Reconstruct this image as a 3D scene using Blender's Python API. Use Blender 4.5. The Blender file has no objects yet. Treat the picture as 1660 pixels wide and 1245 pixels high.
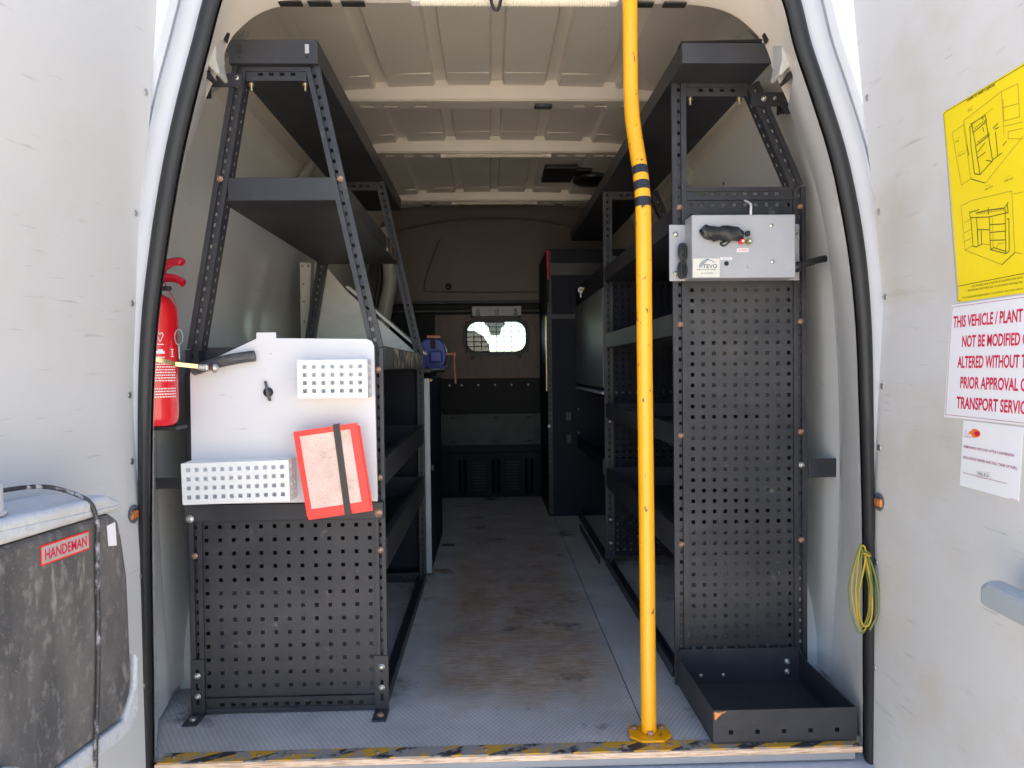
import bpy, math, random
from mathutils import Vector, Matrix
random.seed(7)
R = math.radians
S = bpy.context.scene
COL = S.collection

# ------------------------------------------------------------------ camera, sky, sun, exposure
cam_d = bpy.data.cameras.new('camera')
cam = bpy.data.objects.new('camera', cam_d); COL.objects.link(cam)
cam_d.sensor_width = 36.0; cam_d.lens = 36.0 * 1200 / 1660
cam_d.clip_start = 0.02; cam_d.clip_end = 2000
cam.matrix_world = (Matrix.Translation((-0.03, -1.62, 0.85)) @ Matrix.Rotation(-math.atan(35/1200), 4, 'Z')
                    @ Matrix.Rotation(R(90) - math.atan(24.5/1200), 4, 'X') @ Matrix.Rotation(-0.011, 4, 'Z'))
cam_d.dof.use_dof = True; cam_d.dof.focus_distance = 2.0; cam_d.dof.aperture_fstop = 20.0
S.camera = cam
SUN_EL, SUN_AZ = R(58), R(2)            # azimuth from +Y (ahead of the van) towards +X
w = bpy.data.worlds.new('World'); S.world = w; w.use_nodes = True
wn = w.node_tree.nodes; bg = wn['Background']
sky = wn.new('ShaderNodeTexSky'); sky.sky_type = 'NISHITA'; sky.sun_disc = False
sky.sun_elevation = SUN_EL; sky.sun_rotation = SUN_AZ
sky.altitude = 50; sky.air_density = 1.0; sky.dust_density = 0.3; sky.ozone_density = 1.0
w.node_tree.links.new(sky.outputs[0], bg.inputs[0]); bg.inputs[1].default_value = 0.115
sl = bpy.data.lights.new('sun', 'SUN'); sl.energy = 5.0; sl.angle = R(0.53); sl.color = (1, .95, .87)
so = bpy.data.objects.new('sun', sl); COL.objects.link(so)
sd = Vector((math.sin(SUN_AZ)*math.cos(SUN_EL), math.cos(SUN_AZ)*math.cos(SUN_EL), math.sin(SUN_EL)))
so.rotation_euler = sd.to_track_quat('Z', 'Y').to_euler(); so.location = (3, 8, 9)
S.view_settings.view_transform = 'Standard'; S.view_settings.look = 'None'
S.view_settings.exposure = 2.0; S.view_settings.gamma = 1; S.view_settings.use_curve_mapping = False
S.cycles.use_denoising = True; S.cycles.max_bounces = 12; S.cycles.diffuse_bounces = 7
S.cycles.glossy_bounces = 4; S.cycles.transparent_max_bounces = 12; S.cycles.caustics_reflective = False
S.cycles.caustics_refractive = False; S.cycles.sample_clamp_indirect = 6

# ------------------------------------------------------------------ materials
def mat(name, col, rough=.5, metal=0., var=0., vscale=6., col2=None, mix=(.55, .75), mscale=8., stretch=(1, 1, 1), rot=(0, 0, 0),
        bump=0., bscale=60., coat=0., spec=.5, alpha=None, emit=None, estr=0., rvar=0., detail=6.):
    m = bpy.data.materials.new(name); m.use_nodes = True
    t = m.node_tree; n = t.nodes; L = t.links; p = n['Principled BSDF']
    p.inputs['Base Color'].default_value = (*col, 1); p.inputs['Roughness'].default_value = rough
    p.inputs['Metallic'].default_value = metal; p.inputs['Specular IOR Level'].default_value = spec
    p.inputs['Coat Weight'].default_value = coat
    if emit: p.inputs['Emission Color'].default_value = (*emit, 1); p.inputs['Emission Strength'].default_value = estr
    tc = n.new('ShaderNodeTexCoord'); out = None
    if var or col2 or rvar:
        nz = n.new('ShaderNodeTexNoise'); nz.inputs['Scale'].default_value = vscale; nz.inputs['Detail'].default_value = detail
        L.new(tc.outputs['Object'], nz.inputs['Vector'])
        mr = n.new('ShaderNodeMapRange'); mr.inputs[1].default_value = .3; mr.inputs[2].default_value = .7
        mr.inputs[3].default_value = 1-var; mr.inputs[4].default_value = 1+var
        L.new(nz.outputs[0], mr.inputs[0])
        mx = n.new('ShaderNodeMix'); mx.data_type = 'RGBA'; mx.blend_type = 'MULTIPLY'; mx.inputs[0].default_value = 1
        mx.inputs[6].default_value = (*col, 1); L.new(mr.outputs[0], mx.inputs[7]); out = mx.outputs[2]
        if rvar:
            rr = n.new('ShaderNodeMapRange'); rr.inputs[1].default_value = .3; rr.inputs[2].default_value = .7
            rr.inputs[3].default_value = max(0, rough-rvar); rr.inputs[4].default_value = min(1, rough+rvar)
            L.new(nz.outputs[0], rr.inputs[0]); L.new(rr.outputs[0], p.inputs['Roughness'])
    if col2:
        mp = n.new('ShaderNodeMapping'); mp.inputs['Scale'].default_value = stretch; mp.inputs['Rotation'].default_value = rot
        L.new(tc.outputs['Object'], mp.inputs[0])
        n2 = n.new('ShaderNodeTexNoise'); n2.inputs['Scale'].default_value = mscale; n2.inputs['Detail'].default_value = 8
        n2.inputs['Roughness'].default_value = .65
        L.new(mp.outputs[0], n2.inputs['Vector'])
        m2 = n.new('ShaderNodeMapRange'); m2.inputs[1].default_value = mix[0]; m2.inputs[2].default_value = mix[1]
        L.new(n2.outputs[0], m2.inputs[0])
        x2 = n.new('ShaderNodeMix'); x2.data_type = 'RGBA'; L.new(m2.outputs[0], x2.inputs[0])
        L.new(out, x2.inputs[6]); x2.inputs[7].default_value = (*col2, 1); out = x2.outputs[2]
    if out: L.new(out, p.inputs['Base Color'])
    if bump:
        nb = n.new('ShaderNodeTexNoise'); nb.inputs['Scale'].default_value = bscale; nb.inputs['Detail'].default_value = 4
        L.new(tc.outputs['Object'], nb.inputs['Vector'])
        b = n.new('ShaderNodeBump'); b.inputs['Strength'].default_value = bump; b.inputs['Distance'].default_value = .002
        L.new(nb.outputs[0], b.inputs['Height']); L.new(b.outputs[0], p.inputs['Normal'])
    return m

def scuffed(name, col, rough, layers, bump=0., bscale=20., spec=.5):
    """paint with several layers of marks: (colour, scale, stretch, rotation, lo, hi, amount)"""
    m = bpy.data.materials.new(name); m.use_nodes = True
    t = m.node_tree; n = t.nodes; L = t.links; p = n['Principled BSDF']
    p.inputs['Roughness'].default_value = rough; p.inputs['Specular IOR Level'].default_value = spec
    tc = n.new('ShaderNodeTexCoord'); rgb = n.new('ShaderNodeRGB'); rgb.outputs[0].default_value = (*col, 1); out = rgb.outputs[0]
    for k, (c, sc, st, ro, lo, hi, am) in enumerate(layers):
        mp = n.new('ShaderNodeMapping'); mp.inputs['Scale'].default_value = st; mp.inputs['Rotation'].default_value = ro
        mp.inputs['Location'].default_value = (k*3.1, k*1.7, k*.9)
        L.new(tc.outputs['Object'], mp.inputs[0])
        z = n.new('ShaderNodeTexNoise'); z.inputs['Scale'].default_value = sc; z.inputs['Detail'].default_value = 6; z.inputs['Roughness'].default_value = .6
        L.new(mp.outputs[0], z.inputs['Vector'])
        r = n.new('ShaderNodeMapRange'); r.inputs[1].default_value = lo; r.inputs[2].default_value = hi; r.inputs[4].default_value = am
        L.new(z.outputs[0], r.inputs[0])
        x = n.new('ShaderNodeMix'); x.data_type = 'RGBA'; L.new(r.outputs[0], x.inputs[0]); L.new(out, x.inputs[6]); x.inputs[7].default_value = (*c, 1); out = x.outputs[2]
    L.new(out, p.inputs['Base Color'])
    if bump:
        nb = n.new('ShaderNodeTexNoise'); nb.inputs['Scale'].default_value = bscale; nb.inputs['Detail'].default_value = 2
        L.new(tc.outputs['Object'], nb.inputs['Vector'])
        b = n.new('ShaderNodeBump'); b.inputs['Strength'].default_value = bump; b.inputs['Distance'].default_value = .01
        L.new(nb.outputs[0], b.inputs['Height']); L.new(b.outputs[0], p.inputs['Normal'])
    return m

M = {}
M['body'] = mat('white_body_paint', (.57, .58, .62), .3, var=.03)
M['cream'] = mat('interior_body_paint', (.80, .75, .68), .36, var=.04, vscale=4, col2=(.66, .60, .52), mix=(.6, .9), mscale=5)
M['liner'] = scuffed('white_wall_liner', (.80, .80, .78), .16, [((.45, .44, .42), 9, (1, 1.2, 7), (.5, 0, 0), .66, .78, .6), ((.6, .58, .55), 2.5, (1, 1, 1), (0, 0, 0), .5, .8, .35)])
M['door'] = scuffed('white_door_liner', (.62, .615, .60), .33, [((.36, .35, .34), 9, (1, 1, 12), (.55, 0, 0), .65, .71, .5), ((.52, .50, .46), 3, (1, 1, 1), (0, 0, 0), .55, .8, .5)], bump=.08, bscale=7)
M['door_dirty'] = scuffed('dirty_white_door_liner', (.68, .67, .65), .42, [((.42, .40, .37), 5, (1, 1, 7), (.6, 0, 0), .62, .74, .55), ((.34, .33, .32), 9, (1, 1, 14), (.5, 0, 0), .645, .70, .55), ((.58, .51, .41), 2.6, (1, 1, 1.4), (0, 0, 0), .48, .72, .75),
                          ((.50, .36, .20), 9, (1, 1, 2.2), (-.5, 0, 0), .67, .76, .6), ((.56, .55, .52), 2, (1, 1, 1), (0, 0, 0), .4, .7, .6)], bump=.1, bscale=7)
M['rubber'] = mat('black_rubber_seal', (.018, .018, .02), .5, var=.2, bump=.1, bscale=30)
RACKL = [((.09, .09, .095), 5, (1, 1, 1), (0, 0, 0), .5, .85, .4), ((.20, .19, .18), 22, (1, 5, 1), (.4, .3, .2), .66, .75, .55), ((.26, .24, .22), 45, (1, 1, 7), (.2, .9, .1), .69, .73, .5), ((.11, .105, .10), 2.2, (1, 1, 1.5), (0, 0, 0), .48, .7, .5)]
M['rack'] = scuffed('charcoal_powder_coat', (.034, .035, .042), .45, RACKL, bump=.02, bscale=200, spec=.35)
M['rack_dark'] = scuffed('navy_and_shaded_powder_coat', (.014, .016, .026), .55, [((.03, .032, .04), 5, (1, 1, 1), (0, 0, 0), .5, .85, .5)], spec=.15)  # navy locker paint; also the rack coat darkened for shade on the far panel
M['rack_worn'] = scuffed('chipped_powder_coat', (.045, .045, .05), .5, [((.55, .40, .30), 30, (1, 1, 1), (0, 0, 0), .535, .565, 1)])
M['rust'] = mat('rusty_bolt', (.34, .19, .13), .6, .5, var=.35, vscale=120, col2=(.6, .42, .33), mix=(.45, .65), mscale=160, bump=.3, bscale=400)
M['zinc'] = mat('zinc_bolt', (.55, .54, .5), .35, .9, var=.2, vscale=150)
M['galv'] = scuffed('galvanised_sheet', (.66, .65, .60), .45, [((.52, .52, .48), 9, (1, 1, 2), (0, .5, 0), .45, .7, .6), ((.2, .2, .19), 14, (1, 1, 26), (0, .08, 0), .70, .76, .8)])
M['galv'].node_tree.nodes['Principled BSDF'].inputs['Metallic'].default_value = .1
M['alu'] = mat('aluminium_angle', (.55, .56, .55), .35, .8, var=.1)
M['hdpe'] = scuffed('white_plastic_board', (.71, .70, .72), .45, [((.35, .36, .40), 11, (1, 1, 5), (0, .7, 0), .66, .73, .5), ((.70, .70, .74), 4, (1, 1, 2), (0, 0, 0), .5, .8, .5), ((.3, .3, .33), 38, (1, 1, 2.5), (0, 1.0, 0), .69, .72, .5)])
M['white_steel'] = mat('white_coated_steel', (.82, .81, .79), .38, var=.03, vscale=12, col2=(.6, .56, .5), mix=(.66, .8), mscale=30)
M['grey_steel'] = mat('light_grey_steel', (.42, .43, .46), .38, var=.06, vscale=9, col2=(.55, .55, .56), mix=(.62, .8), mscale=12)
M['mid_grey'] = mat('mid_grey_panel', (.30, .31, .33), .4, var=.08, vscale=5)
M['cupboard'] = mat('grey_cupboard_door', (.14, .15, .155), .4, var=.08, vscale=5)
M['yellow'] = mat('yellow_paint', (.95, .43, .006), .3, var=.05, vscale=9, col2=(.10, .045, .01), mix=(.635, .655), mscale=60, stretch=(1, 1, .5), coat=.3)
M['black_tape'] = mat('black_tape', (.02, .021, .026), .28, var=.3, vscale=40, bump=.4, bscale=50)
M['red'] = mat('red_paint', (.72, .012, .02), .22, var=.05, coat=.5)
M['red_dark'] = mat('dark_red_plastic', (.42, .008, .025), .3, var=.08)
M['red_vinyl'] = mat('red_vinyl', (.86, .035, .03), .3, var=.06, vscale=25, bump=.15, bscale=40)
M['print_white'] = mat('white_print', (.85, .82, .82), .5)
M['blue_print'] = mat('blue_print', (.04, .06, .30), .4)
M['brass'] = mat('brass_strap', (.62, .48, .26), .3, .9, var=.2, vscale=60)
M['black'] = mat('black_plastic', (.016, .016, .018), .4, var=.2, vscale=30)
M['hose'] = mat('grey_rubber_hose', (.07, .07, .075), .6, var=.3, vscale=70, col2=(.16, .16, .17), mix=(.5, .7), mscale=25, stretch=(1, 1, 6), bump=.4, bscale=80)
M['paper_dirty'] = scuffed('dusty_clear_pocket', (.80, .56, .50), .22, [((.82, .50, .45), 7, (1, 1, 1), (0, 0, 0), .45, .6, .8), ((.42, .33, .25), 16, (1, 1, 1), (0, 0, 0), .46, .68, .6), ((.20, .15, .12), 230, (1, 1, 1), (0, 0, 0), .60, .66, .6)], bump=.2, bscale=25)
M['vice'] = mat('blue_vice_paint', (.030, .055, .30), .42, var=.15, vscale=30)
M['copper'] = mat('tarnished_steel_rod', (.40, .16, .09), .5, .4, var=.2, vscale=50)
M['ply_edge'] = mat('plywood_edge', (.80, .58, .42), .7, var=.15, vscale=30, col2=(.45, .28, .17), mix=(.5, .6), mscale=20, stretch=(1, 1, 30))
M['ply_brown'] = mat('stained_plywood', (.105, .055, .04), .5, var=.2, vscale=6, col2=(.05, .03, .024), mix=(.5, .7), mscale=6, stretch=(4, 1, 1))
M['black_steel'] = mat('black_bulkhead_steel', (.009, .009, .010), .5, var=.2, spec=.15)
M['dark_trim'] = mat('dark_grey_trim', (.03, .03, .032), .45, var=.4, spec=.3, vscale=10, bump=.1, bscale=120)
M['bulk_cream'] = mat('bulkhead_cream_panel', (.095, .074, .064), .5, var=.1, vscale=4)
M['poster'] = mat('yellow_poster_film', (.95, .74, .02), .35, var=.03, vscale=8)
M['ink_dark'] = mat('dark_ink', (.10, .085, .02), .5)
M['ink_faint'] = mat('faint_ink', (.48, .36, .03), .5)
M['sign_white'] = mat('white_sign_film', (.88, .87, .89), .35, var=.02)
M['ink_red'] = mat('red_ink', (.66, .012, .07), .45)
M['ink_wine'] = mat('wine_ink', (.40, .10, .16), .5)
M['orange'] = mat('orange_print', (.90, .22, .03), .5)
M['ink_grey'] = mat('grey_ink', (.12, .13, .16), .5)
M['ink_blue'] = mat('blue_ink', (.10, .18, .36), .5)
M['label_cream'] = mat('cream_label', (.74, .73, .66), .4, var=.04, vscale=40)
M['tank'] = scuffed('dusty_dark_plastic_tank', (.075, .073, .073), .6, [((.20, .185, .17), 9, (1, 1, .35), (0, 0, 0), .42, .66, .6), ((.30, .28, .26), 60, (1, 1, .6), (0, 0, 0), .53, .66, .5), ((.40, .36, .31), 17, (2.2, 2.2, .45), (.4, 0, 0), .62, .70, .55), ((.42, .40, .38), 260, (1, 1, 1), (0, 0, 0), .62, .70, .5)], bump=.12, bscale=60)
M['tank_lid'] = scuffed('dusty_grey_plastic_lid', (.56, .57, .59), .6, [((.30, .30, .30), 60, (1, 1, 1), (0, 0, 0), .5, .7, .35), ((.42, .41, .40), 7, (1, 1, 1), (0, 0, 0), .5, .75, .5)], bump=.2, bscale=150)
M['cord'] = mat('worn_black_cord', (.035, .035, .04), .5, var=.3, vscale=60, col2=(.42, .42, .45), mix=(.5, .6), mscale=45, stretch=(1, 1, .5))
M['handle'] = mat('pale_grey_plastic', (.36, .40, .42), .4, var=.05, bump=.08, bscale=300)
M['wire_yellow'] = mat('yellow_wire', (.55, .36, .03), .4, var=.1)
M['wire_green'] = mat('green_wire', (.16, .22, .05), .4, var=.1)
M['diffuser'] = mat('ribbed_light_diffuser', (.75, .70, .60), .3, var=.05)
M['rust_latch'] = mat('rusty_latch', (.75, .25, .06), .5, .3, var=.4, vscale=90, col2=(.2, .13, .1), mix=(.5, .6), mscale=60)
M['gloss_grey'] = mat('grey_body_metal', (.50, .50, .47), .35, var=.06)
M['seat'] = mat('brown_woven_fabric', (.50, .19, .08), .9, var=.3, vscale=60, bump=.5, bscale=150)
M['ground'] = mat('sunlit_gravel_yard', (.65, .54, .415), .9, var=.2, vscale=1.5, col2=(.55, .46, .36), mix=(.45, .65), mscale=20)
M['dark_hole'] = mat('hole_shade_and_screw_black', (.02, .02, .02), .7)  # near-black for screws, and for shade painted in place of open holes
M['dash'] = mat('dashboard_plastic', (.04, .04, .045), .6)

def glass_mat():
    m = bpy.data.materials.new('window_glass'); m.use_nodes = True
    t = m.node_tree; n = t.nodes; n.clear(); o = n.new('ShaderNodeOutputMaterial'); x = n.new('ShaderNodeMixShader')
    a = n.new('ShaderNodeBsdfTransparent'); a.inputs[0].default_value = (.86, .9, .9, 1); g = n.new('ShaderNodeBsdfGlossy'); g.inputs['Roughness'].default_value = .02
    f = n.new('ShaderNodeFresnel'); f.inputs[0].default_value = 1.45
    t.links.new(f.outputs[0], x.inputs[0]); t.links.new(a.outputs[0], x.inputs[1]); t.links.new(g.outputs[0], x.inputs[2]); t.links.new(x.outputs[0], o.inputs[0])
    return m
M['glass'] = glass_mat()

def floor_mat():
    m = bpy.data.materials.new('worn_coated_plywood_floor'); m.use_nodes = True
    t = m.node_tree; n = t.nodes; L = t.links; p = n['Principled BSDF']; tc = n.new('ShaderNodeTexCoord')
    def noise(sc, st=(1, 1, 1), det=6, ro=.6):
        mp = n.new('ShaderNodeMapping'); mp.inputs['Scale'].default_value = st; L.new(tc.outputs['Object'], mp.inputs[0])
        z = n.new('ShaderNodeTexNoise'); z.inputs['Scale'].default_value = sc; z.inputs['Detail'].default_value = det; z.inputs['Roughness'].default_value = ro
        L.new(mp.outputs[0], z.inputs['Vector']); return z.outputs[0]
    def rng(v, a, b, c=0., d=1., smooth=False):
        r = n.new('ShaderNodeMapRange'); r.inputs[1].default_value = a; r.inputs[2].default_value = b; r.inputs[3].default_value = c; r.inputs[4].default_value = d
        if smooth: r.interpolation_type = 'SMOOTHSTEP'
        L.new(v, r.inputs[0]); return r.outputs[0]
    def op(o, a, b):
        q = n.new('ShaderNodeMath'); q.operation = o
        for i, v in enumerate((a, b)):
            if isinstance(v, (int, float)): q.inputs[i].default_value = v
            else: L.new(v, q.inputs[i])
        return q.outputs[0]
    def mix(f, a, b):
        q = n.new('ShaderNodeMix'); q.data_type = 'RGBA'; L.new(f, q.inputs[0])
        for i, v in ((6, a), (7, b)):
            if isinstance(v, tuple): q.inputs[i].default_value = (*v, 1)
            else: L.new(v, q.inputs[i])
        return q.outputs[2]
    sp = n.new('ShaderNodeSeparateXYZ'); L.new(tc.outputs['Object'], sp.inputs[0])
    x, y = sp.outputs[0], sp.outputs[1]
    # wear: a trodden lane down the aisle (object origin lies at y = 1.6 of the van)
    lane = op('MULTIPLY', rng(op('ABSOLUTE', op('SUBTRACT', x, .045), 0), .38, .16, 0, 1, True), rng(y, -1.54, -1.22, 0, 1, True))
    lane = op('MULTIPLY', lane, rng(y, -.6, 1.3, 1, .45))
    wear = rng(op('ADD', lane, op('MULTIPLY', op('SUBTRACT', noise(9, (1, .8, 1)), .5), 1.3)), .35, 1.05)
    grain = noise(14, (1.2, 10, 1), 8, .7)
    wood = mix(rng(grain, .35, .65), (.27, .18, .12), (.55, .41, .29))
    wood = mix(rng(noise(5), .5, .75), wood, (.29, .245, .215))
    coat = mix(rng(noise(6), .35, .7), (.50, .475, .445), (.66, .63, .59))
    c = mix(wear, coat, wood)
    c = mix(rng(noise(4, (1, 1, 1), 9, .7), .57, .68, 0, .8), c, (.045, .04, .04))          # oil stains
    c = mix(rng(noise(30, (1, .8, 1), 6, .7), .72, .75, 0, .8), c, (.62, .62, .62))          # pale scratches and specks
    # hexagonal anti-slip print
    def wave(ang):
        mp = n.new('ShaderNodeMapping'); mp.inputs['Rotation'].default_value = (0, 0, ang); L.new(tc.outputs['Object'], mp.inputs[0])
        q = n.new('ShaderNodeTexWave'); q.inputs['Scale'].default_value = 29; L.new(mp.outputs[0], q.inputs['Vector']); return q.outputs['Fac']
    pat = op('MAXIMUM', wave(R(32)), wave(R(-32)))
    fade = op('SUBTRACT', 1, wear)
    c = mix(op('MULTIPLY', rng(pat, .90, .98, 0, .45), fade), c, (.20, .205, .225))
    L.new(c, p.inputs['Base Color']); L.new(rng(wear, 0, 1, .62, .82), p.inputs['Roughness']); p.inputs['Specular IOR Level'].default_value = .3
    b = n.new('ShaderNodeBump'); b.inputs['Strength'].default_value = .35; b.inputs['Distance'].default_value = .002
    L.new(op('ADD', op('MULTIPLY', pat, fade), op('MULTIPLY', grain, wear)), b.inputs['Height']); L.new(b.outputs[0], p.inputs['Normal'])
    return m
M['floor'] = floor_mat()

def hazard_mat():
    m = bpy.data.materials.new('worn_hazard_stripe_paint'); m.use_nodes = True
    t = m.node_tree; n = t.nodes; L = t.links; p = n['Principled BSDF']; tc = n.new('ShaderNodeTexCoord')
    mp = n.new('ShaderNodeMapping'); mp.inputs['Rotation'].default_value = (0, 0, R(62)); L.new(tc.outputs['Object'], mp.inputs[0])
    wv = n.new('ShaderNodeTexWave'); wv.inputs['Scale'].default_value = 5.0; wv.inputs['Distortion'].default_value = .3; L.new(mp.outputs[0], wv.inputs['Vector'])
    r = n.new('ShaderNodeMapRange'); r.inputs[1].default_value = .66; r.inputs[2].default_value = .69; L.new(wv.outputs['Fac'], r.inputs[0])
    x = n.new('ShaderNodeMix'); x.data_type = 'RGBA'; L.new(r.outputs[0], x.inputs[0]); x.inputs[6].default_value = (.68, .36, .03, 1); x.inputs[7].default_value = (.04, .04, .045, 1)
    z = n.new('ShaderNodeTexNoise'); z.inputs['Scale'].default_value = 22; z.inputs['Detail'].default_value = 8; z.inputs['Roughness'].default_value = .7; L.new(tc.outputs['Object'], z.inputs['Vector'])
    r2 = n.new('ShaderNodeMapRange'); r2.inputs[1].default_value = .48; r2.inputs[2].default_value = .55; L.new(z.outputs[0], r2.inputs[0])
    x2 = n.new('ShaderNodeMix'); x2.data_type = 'RGBA'; L.new(r2.outputs[0], x2.inputs[0]); L.new(x.outputs[2], x2.inputs[6]); x2.inputs[7].default_value = (.34, .31, .28, 1)
    L.new(x2.outputs[2], p.inputs['Base Color']); p.inputs['Roughness'].default_value = .5
    return m
M['hazard'] = hazard_mat()

# ------------------------------------------------------------------ mesh helpers
class MB:
    def __init__(s): s.v = []; s.f = []; s.m = Matrix.Identity(4)
    def add(s, vs, fs):
        k = len(s.v); s.v += [tuple(s.m @ Vector(v)) for v in vs]; s.f += [tuple(k+i for i in f) for f in fs]; return s
    def box(s, a, b):
        x0, y0, z0 = a; x1, y1, z1 = b
        return s.add([(x0,y0,z0),(x1,y0,z0),(x1,y1,z0),(x0,y1,z0),(x0,y0,z1),(x1,y0,z1),(x1,y1,z1),(x0,y1,z1)],
                     [(3,2,1,0),(4,5,6,7),(0,1,5,4),(1,2,6,5),(2,3,7,6),(3,0,4,7)])
    def prism(s, poly, d):           # poly: 3-D loop, extruded by vector d
        n = len(poly); d = Vector(d); vs = [Vector(p) for p in poly] + [Vector(p)+d for p in poly]
        return s.add(vs, [tuple(range(n))[::-1], tuple(range(n, 2*n))] + [(i, (i+1) % n, n+(i+1) % n, n+i) for i in range(n)])
    def strip(s, rows, close=False):   # rows of equal length -> quads
        n = len(rows[0]); vs = [p for r in rows for p in r]; fs = []
        for i in range(len(rows)-1):
            for j in range(n if close else n-1):
                fs.append((i*n+j, i*n+(j+1) % n, (i+1)*n+(j+1) % n, (i+1)*n+j))
        return s.add(vs, fs)
    def tube(s, pts, r, n=10, closed=False, flat=1.0):
        pts = [Vector(p) for p in pts]; rows = []; up = None; N = len(pts)
        for i, p in enumerate(pts):
            a = pts[(i-1) % N] if closed or i else p; b = pts[(i+1) % N] if closed or i < N-1 else p
            t = (b-a).normalized()
            if up is None: up = t.orthogonal().normalized()
            up = (up - t*up.dot(t)).normalized(); q = t.cross(up)
            rr = r[i] if isinstance(r, (list, tuple)) else r
            rows.append([p + up*math.cos(2*math.pi*k/n)*rr + q*math.sin(2*math.pi*k/n)*rr*flat for k in range(n)])
        if closed: rows.append(rows[0])
        k0 = len(s.v); s.strip(rows, True)
        if not closed:
            m = len(rows)*n; s.f += [tuple(k0+i for i in range(n))[::-1], tuple(k0+m-n+i for i in range(n))]
        return s
    def lathe(s, prof, c=(0, 0, 0), n=24, axis='Z'):
        rows = []
        for r, h in prof:
            ring = []
            for k in range(n):
                a = 2*math.pi*k/n; u, v = r*math.cos(a), r*math.sin(a)
                q = {'Z': (u, v, h), 'Y': (u, h, -v), 'X': (h, u, v)}[axis]
                ring.append((c[0]+q[0], c[1]+q[1], c[2]+q[2]))
            rows.append(ring)
        k0 = len(s.v); s.strip(rows, True); m = len(rows)*n
        s.f += [tuple(k0+i for i in range(n))[::-1], tuple(k0+m-n+i for i in range(n))]
        return s
    def plate(s, u0, u1, v0, v1, us, vs, hu, hv, th, f):
        """rectangular sheet with a grid of rectangular holes; f(u, v, w) maps to 3-D, w runs 0..th"""
        def lines(a, b, cs, h):
            L = [a]
            for c in cs: L += [c-h/2, c+h/2]
            return L + [b]
        U, V = lines(u0, u1, us, hu), lines(v0, v1, vs, hv); nu, nv = len(U), len(V)
        solid = lambda i, j: 0 <= i < nu-1 and 0 <= j < nv-1 and not (i % 2 and j % 2)
        vv = [f(u, v, 0) for v in V for u in U] + [f(u, v, th) for v in V for u in U]; o = nu*nv; F = []
        idx = lambda i, j: j*nu+i
        for j in range(nv-1):
            for i in range(nu-1):
                if not solid(i, j): continue
                a, b, c, d = idx(i, j), idx(i+1, j), idx(i+1, j+1), idx(i, j+1)
                F += [(a, b, c, d), (d+o, c+o, b+o, a+o)]
                for (p, q, di, dj) in ((a, b, 0, -1), (b, c, 1, 0), (c, d, 0, 1), (d, a, -1, 0)):
                    if not solid(i+di, j+dj): F.append((q, p, p+o, q+o))
        return s.add(vv, F)
    def build(s, name, material, parent=None, smooth=False, bevel=0., seg=2):
        me = bpy.data.meshes.new(name); off = Vector((0, 0, 0)); q = parent
        while q: off += q.location; q = q.parent
        me.from_pydata([tuple(Vector(v)-off) for v in s.v], [], s.f); me.update()
        me.materials.append(M[material] if isinstance(material, str) else material)
        if smooth:
            for pl in me.polygons: pl.use_smooth = True
            try: me.set_sharp_from_angle(angle=R(38))
            except Exception: pass
        o = bpy.data.objects.new(name, me); COL.objects.link(o); o.parent = parent
        if bevel:
            b = o.modifiers.new('bevel', 'BEVEL'); b.width = bevel; b.segments = seg; b.limit_method = 'ANGLE'; b.angle_limit = R(35)
        return o
def box(name, a, b, m, parent=None, bevel=0., seg=2): return MB().box(a, b).build(name, m, parent, bevel=bevel, seg=seg)
def thing(name, label, cat, loc=(0, 0, 0), group=None):
    o = bpy.data.objects.new(name, None); COL.objects.link(o); o.location = loc; o.empty_display_size = .1
    o['label'] = label; o['category'] = cat
    if group: o['group'] = group
    return o
def smooth_curve(pts, k=6):
    P = [Vector(p) for p in pts]; out = []
    for i in range(len(P)-1):
        a, b, c, d = P[max(i-1, 0)], P[i], P[i+1], P[min(i+2, len(P)-1)]
        for j in range(k):
            t = j/k; out.append(.5*((2*b)+(c-a)*t+(2*a-5*b+4*c-d)*t*t+(3*b-a-3*c+d)*t**3))
    return out+[P[-1]]
def rng_(a, b, n): return [a+(b-a)*i/(n-1) for i in range(n)]
_shared = {}
def stud(kind, parent, c, r=.0085, axis='Y', m='rust', sgn=-1, name='bolt'):
    """domed cap bolt, mesh shared by kind; faces -axis when sgn is -1"""
    key = (kind, axis, sgn, r, m)
    if key not in _shared:
        h = sgn
        prof = [(r*1.15, 0), (r*1.15, .0018*h), (r, .0022*h), (r*.95, .004*h), (r*.6, .0062*h), (r*.42, .0064*h), (r*.40, .0035*h)]
        if kind == 'rivet': prof = [(r, 0), (r*.95, .0012*h), (r*.55, .0026*h), (r*.1, .003*h)]
        _shared[key] = MB().lathe(prof, n=14, axis=axis).build(name, m, None, True).data
        o = [x for x in COL.objects if x.data == _shared[key]][0]
    else:
        o = bpy.data.objects.new(name, _shared[key]); COL.objects.link(o)
    off = Vector((0, 0, 0)); q = parent
    while q: off += q.location; q = q.parent
    o.parent = parent; o.location = Vector(c)-off
    return o
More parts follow.
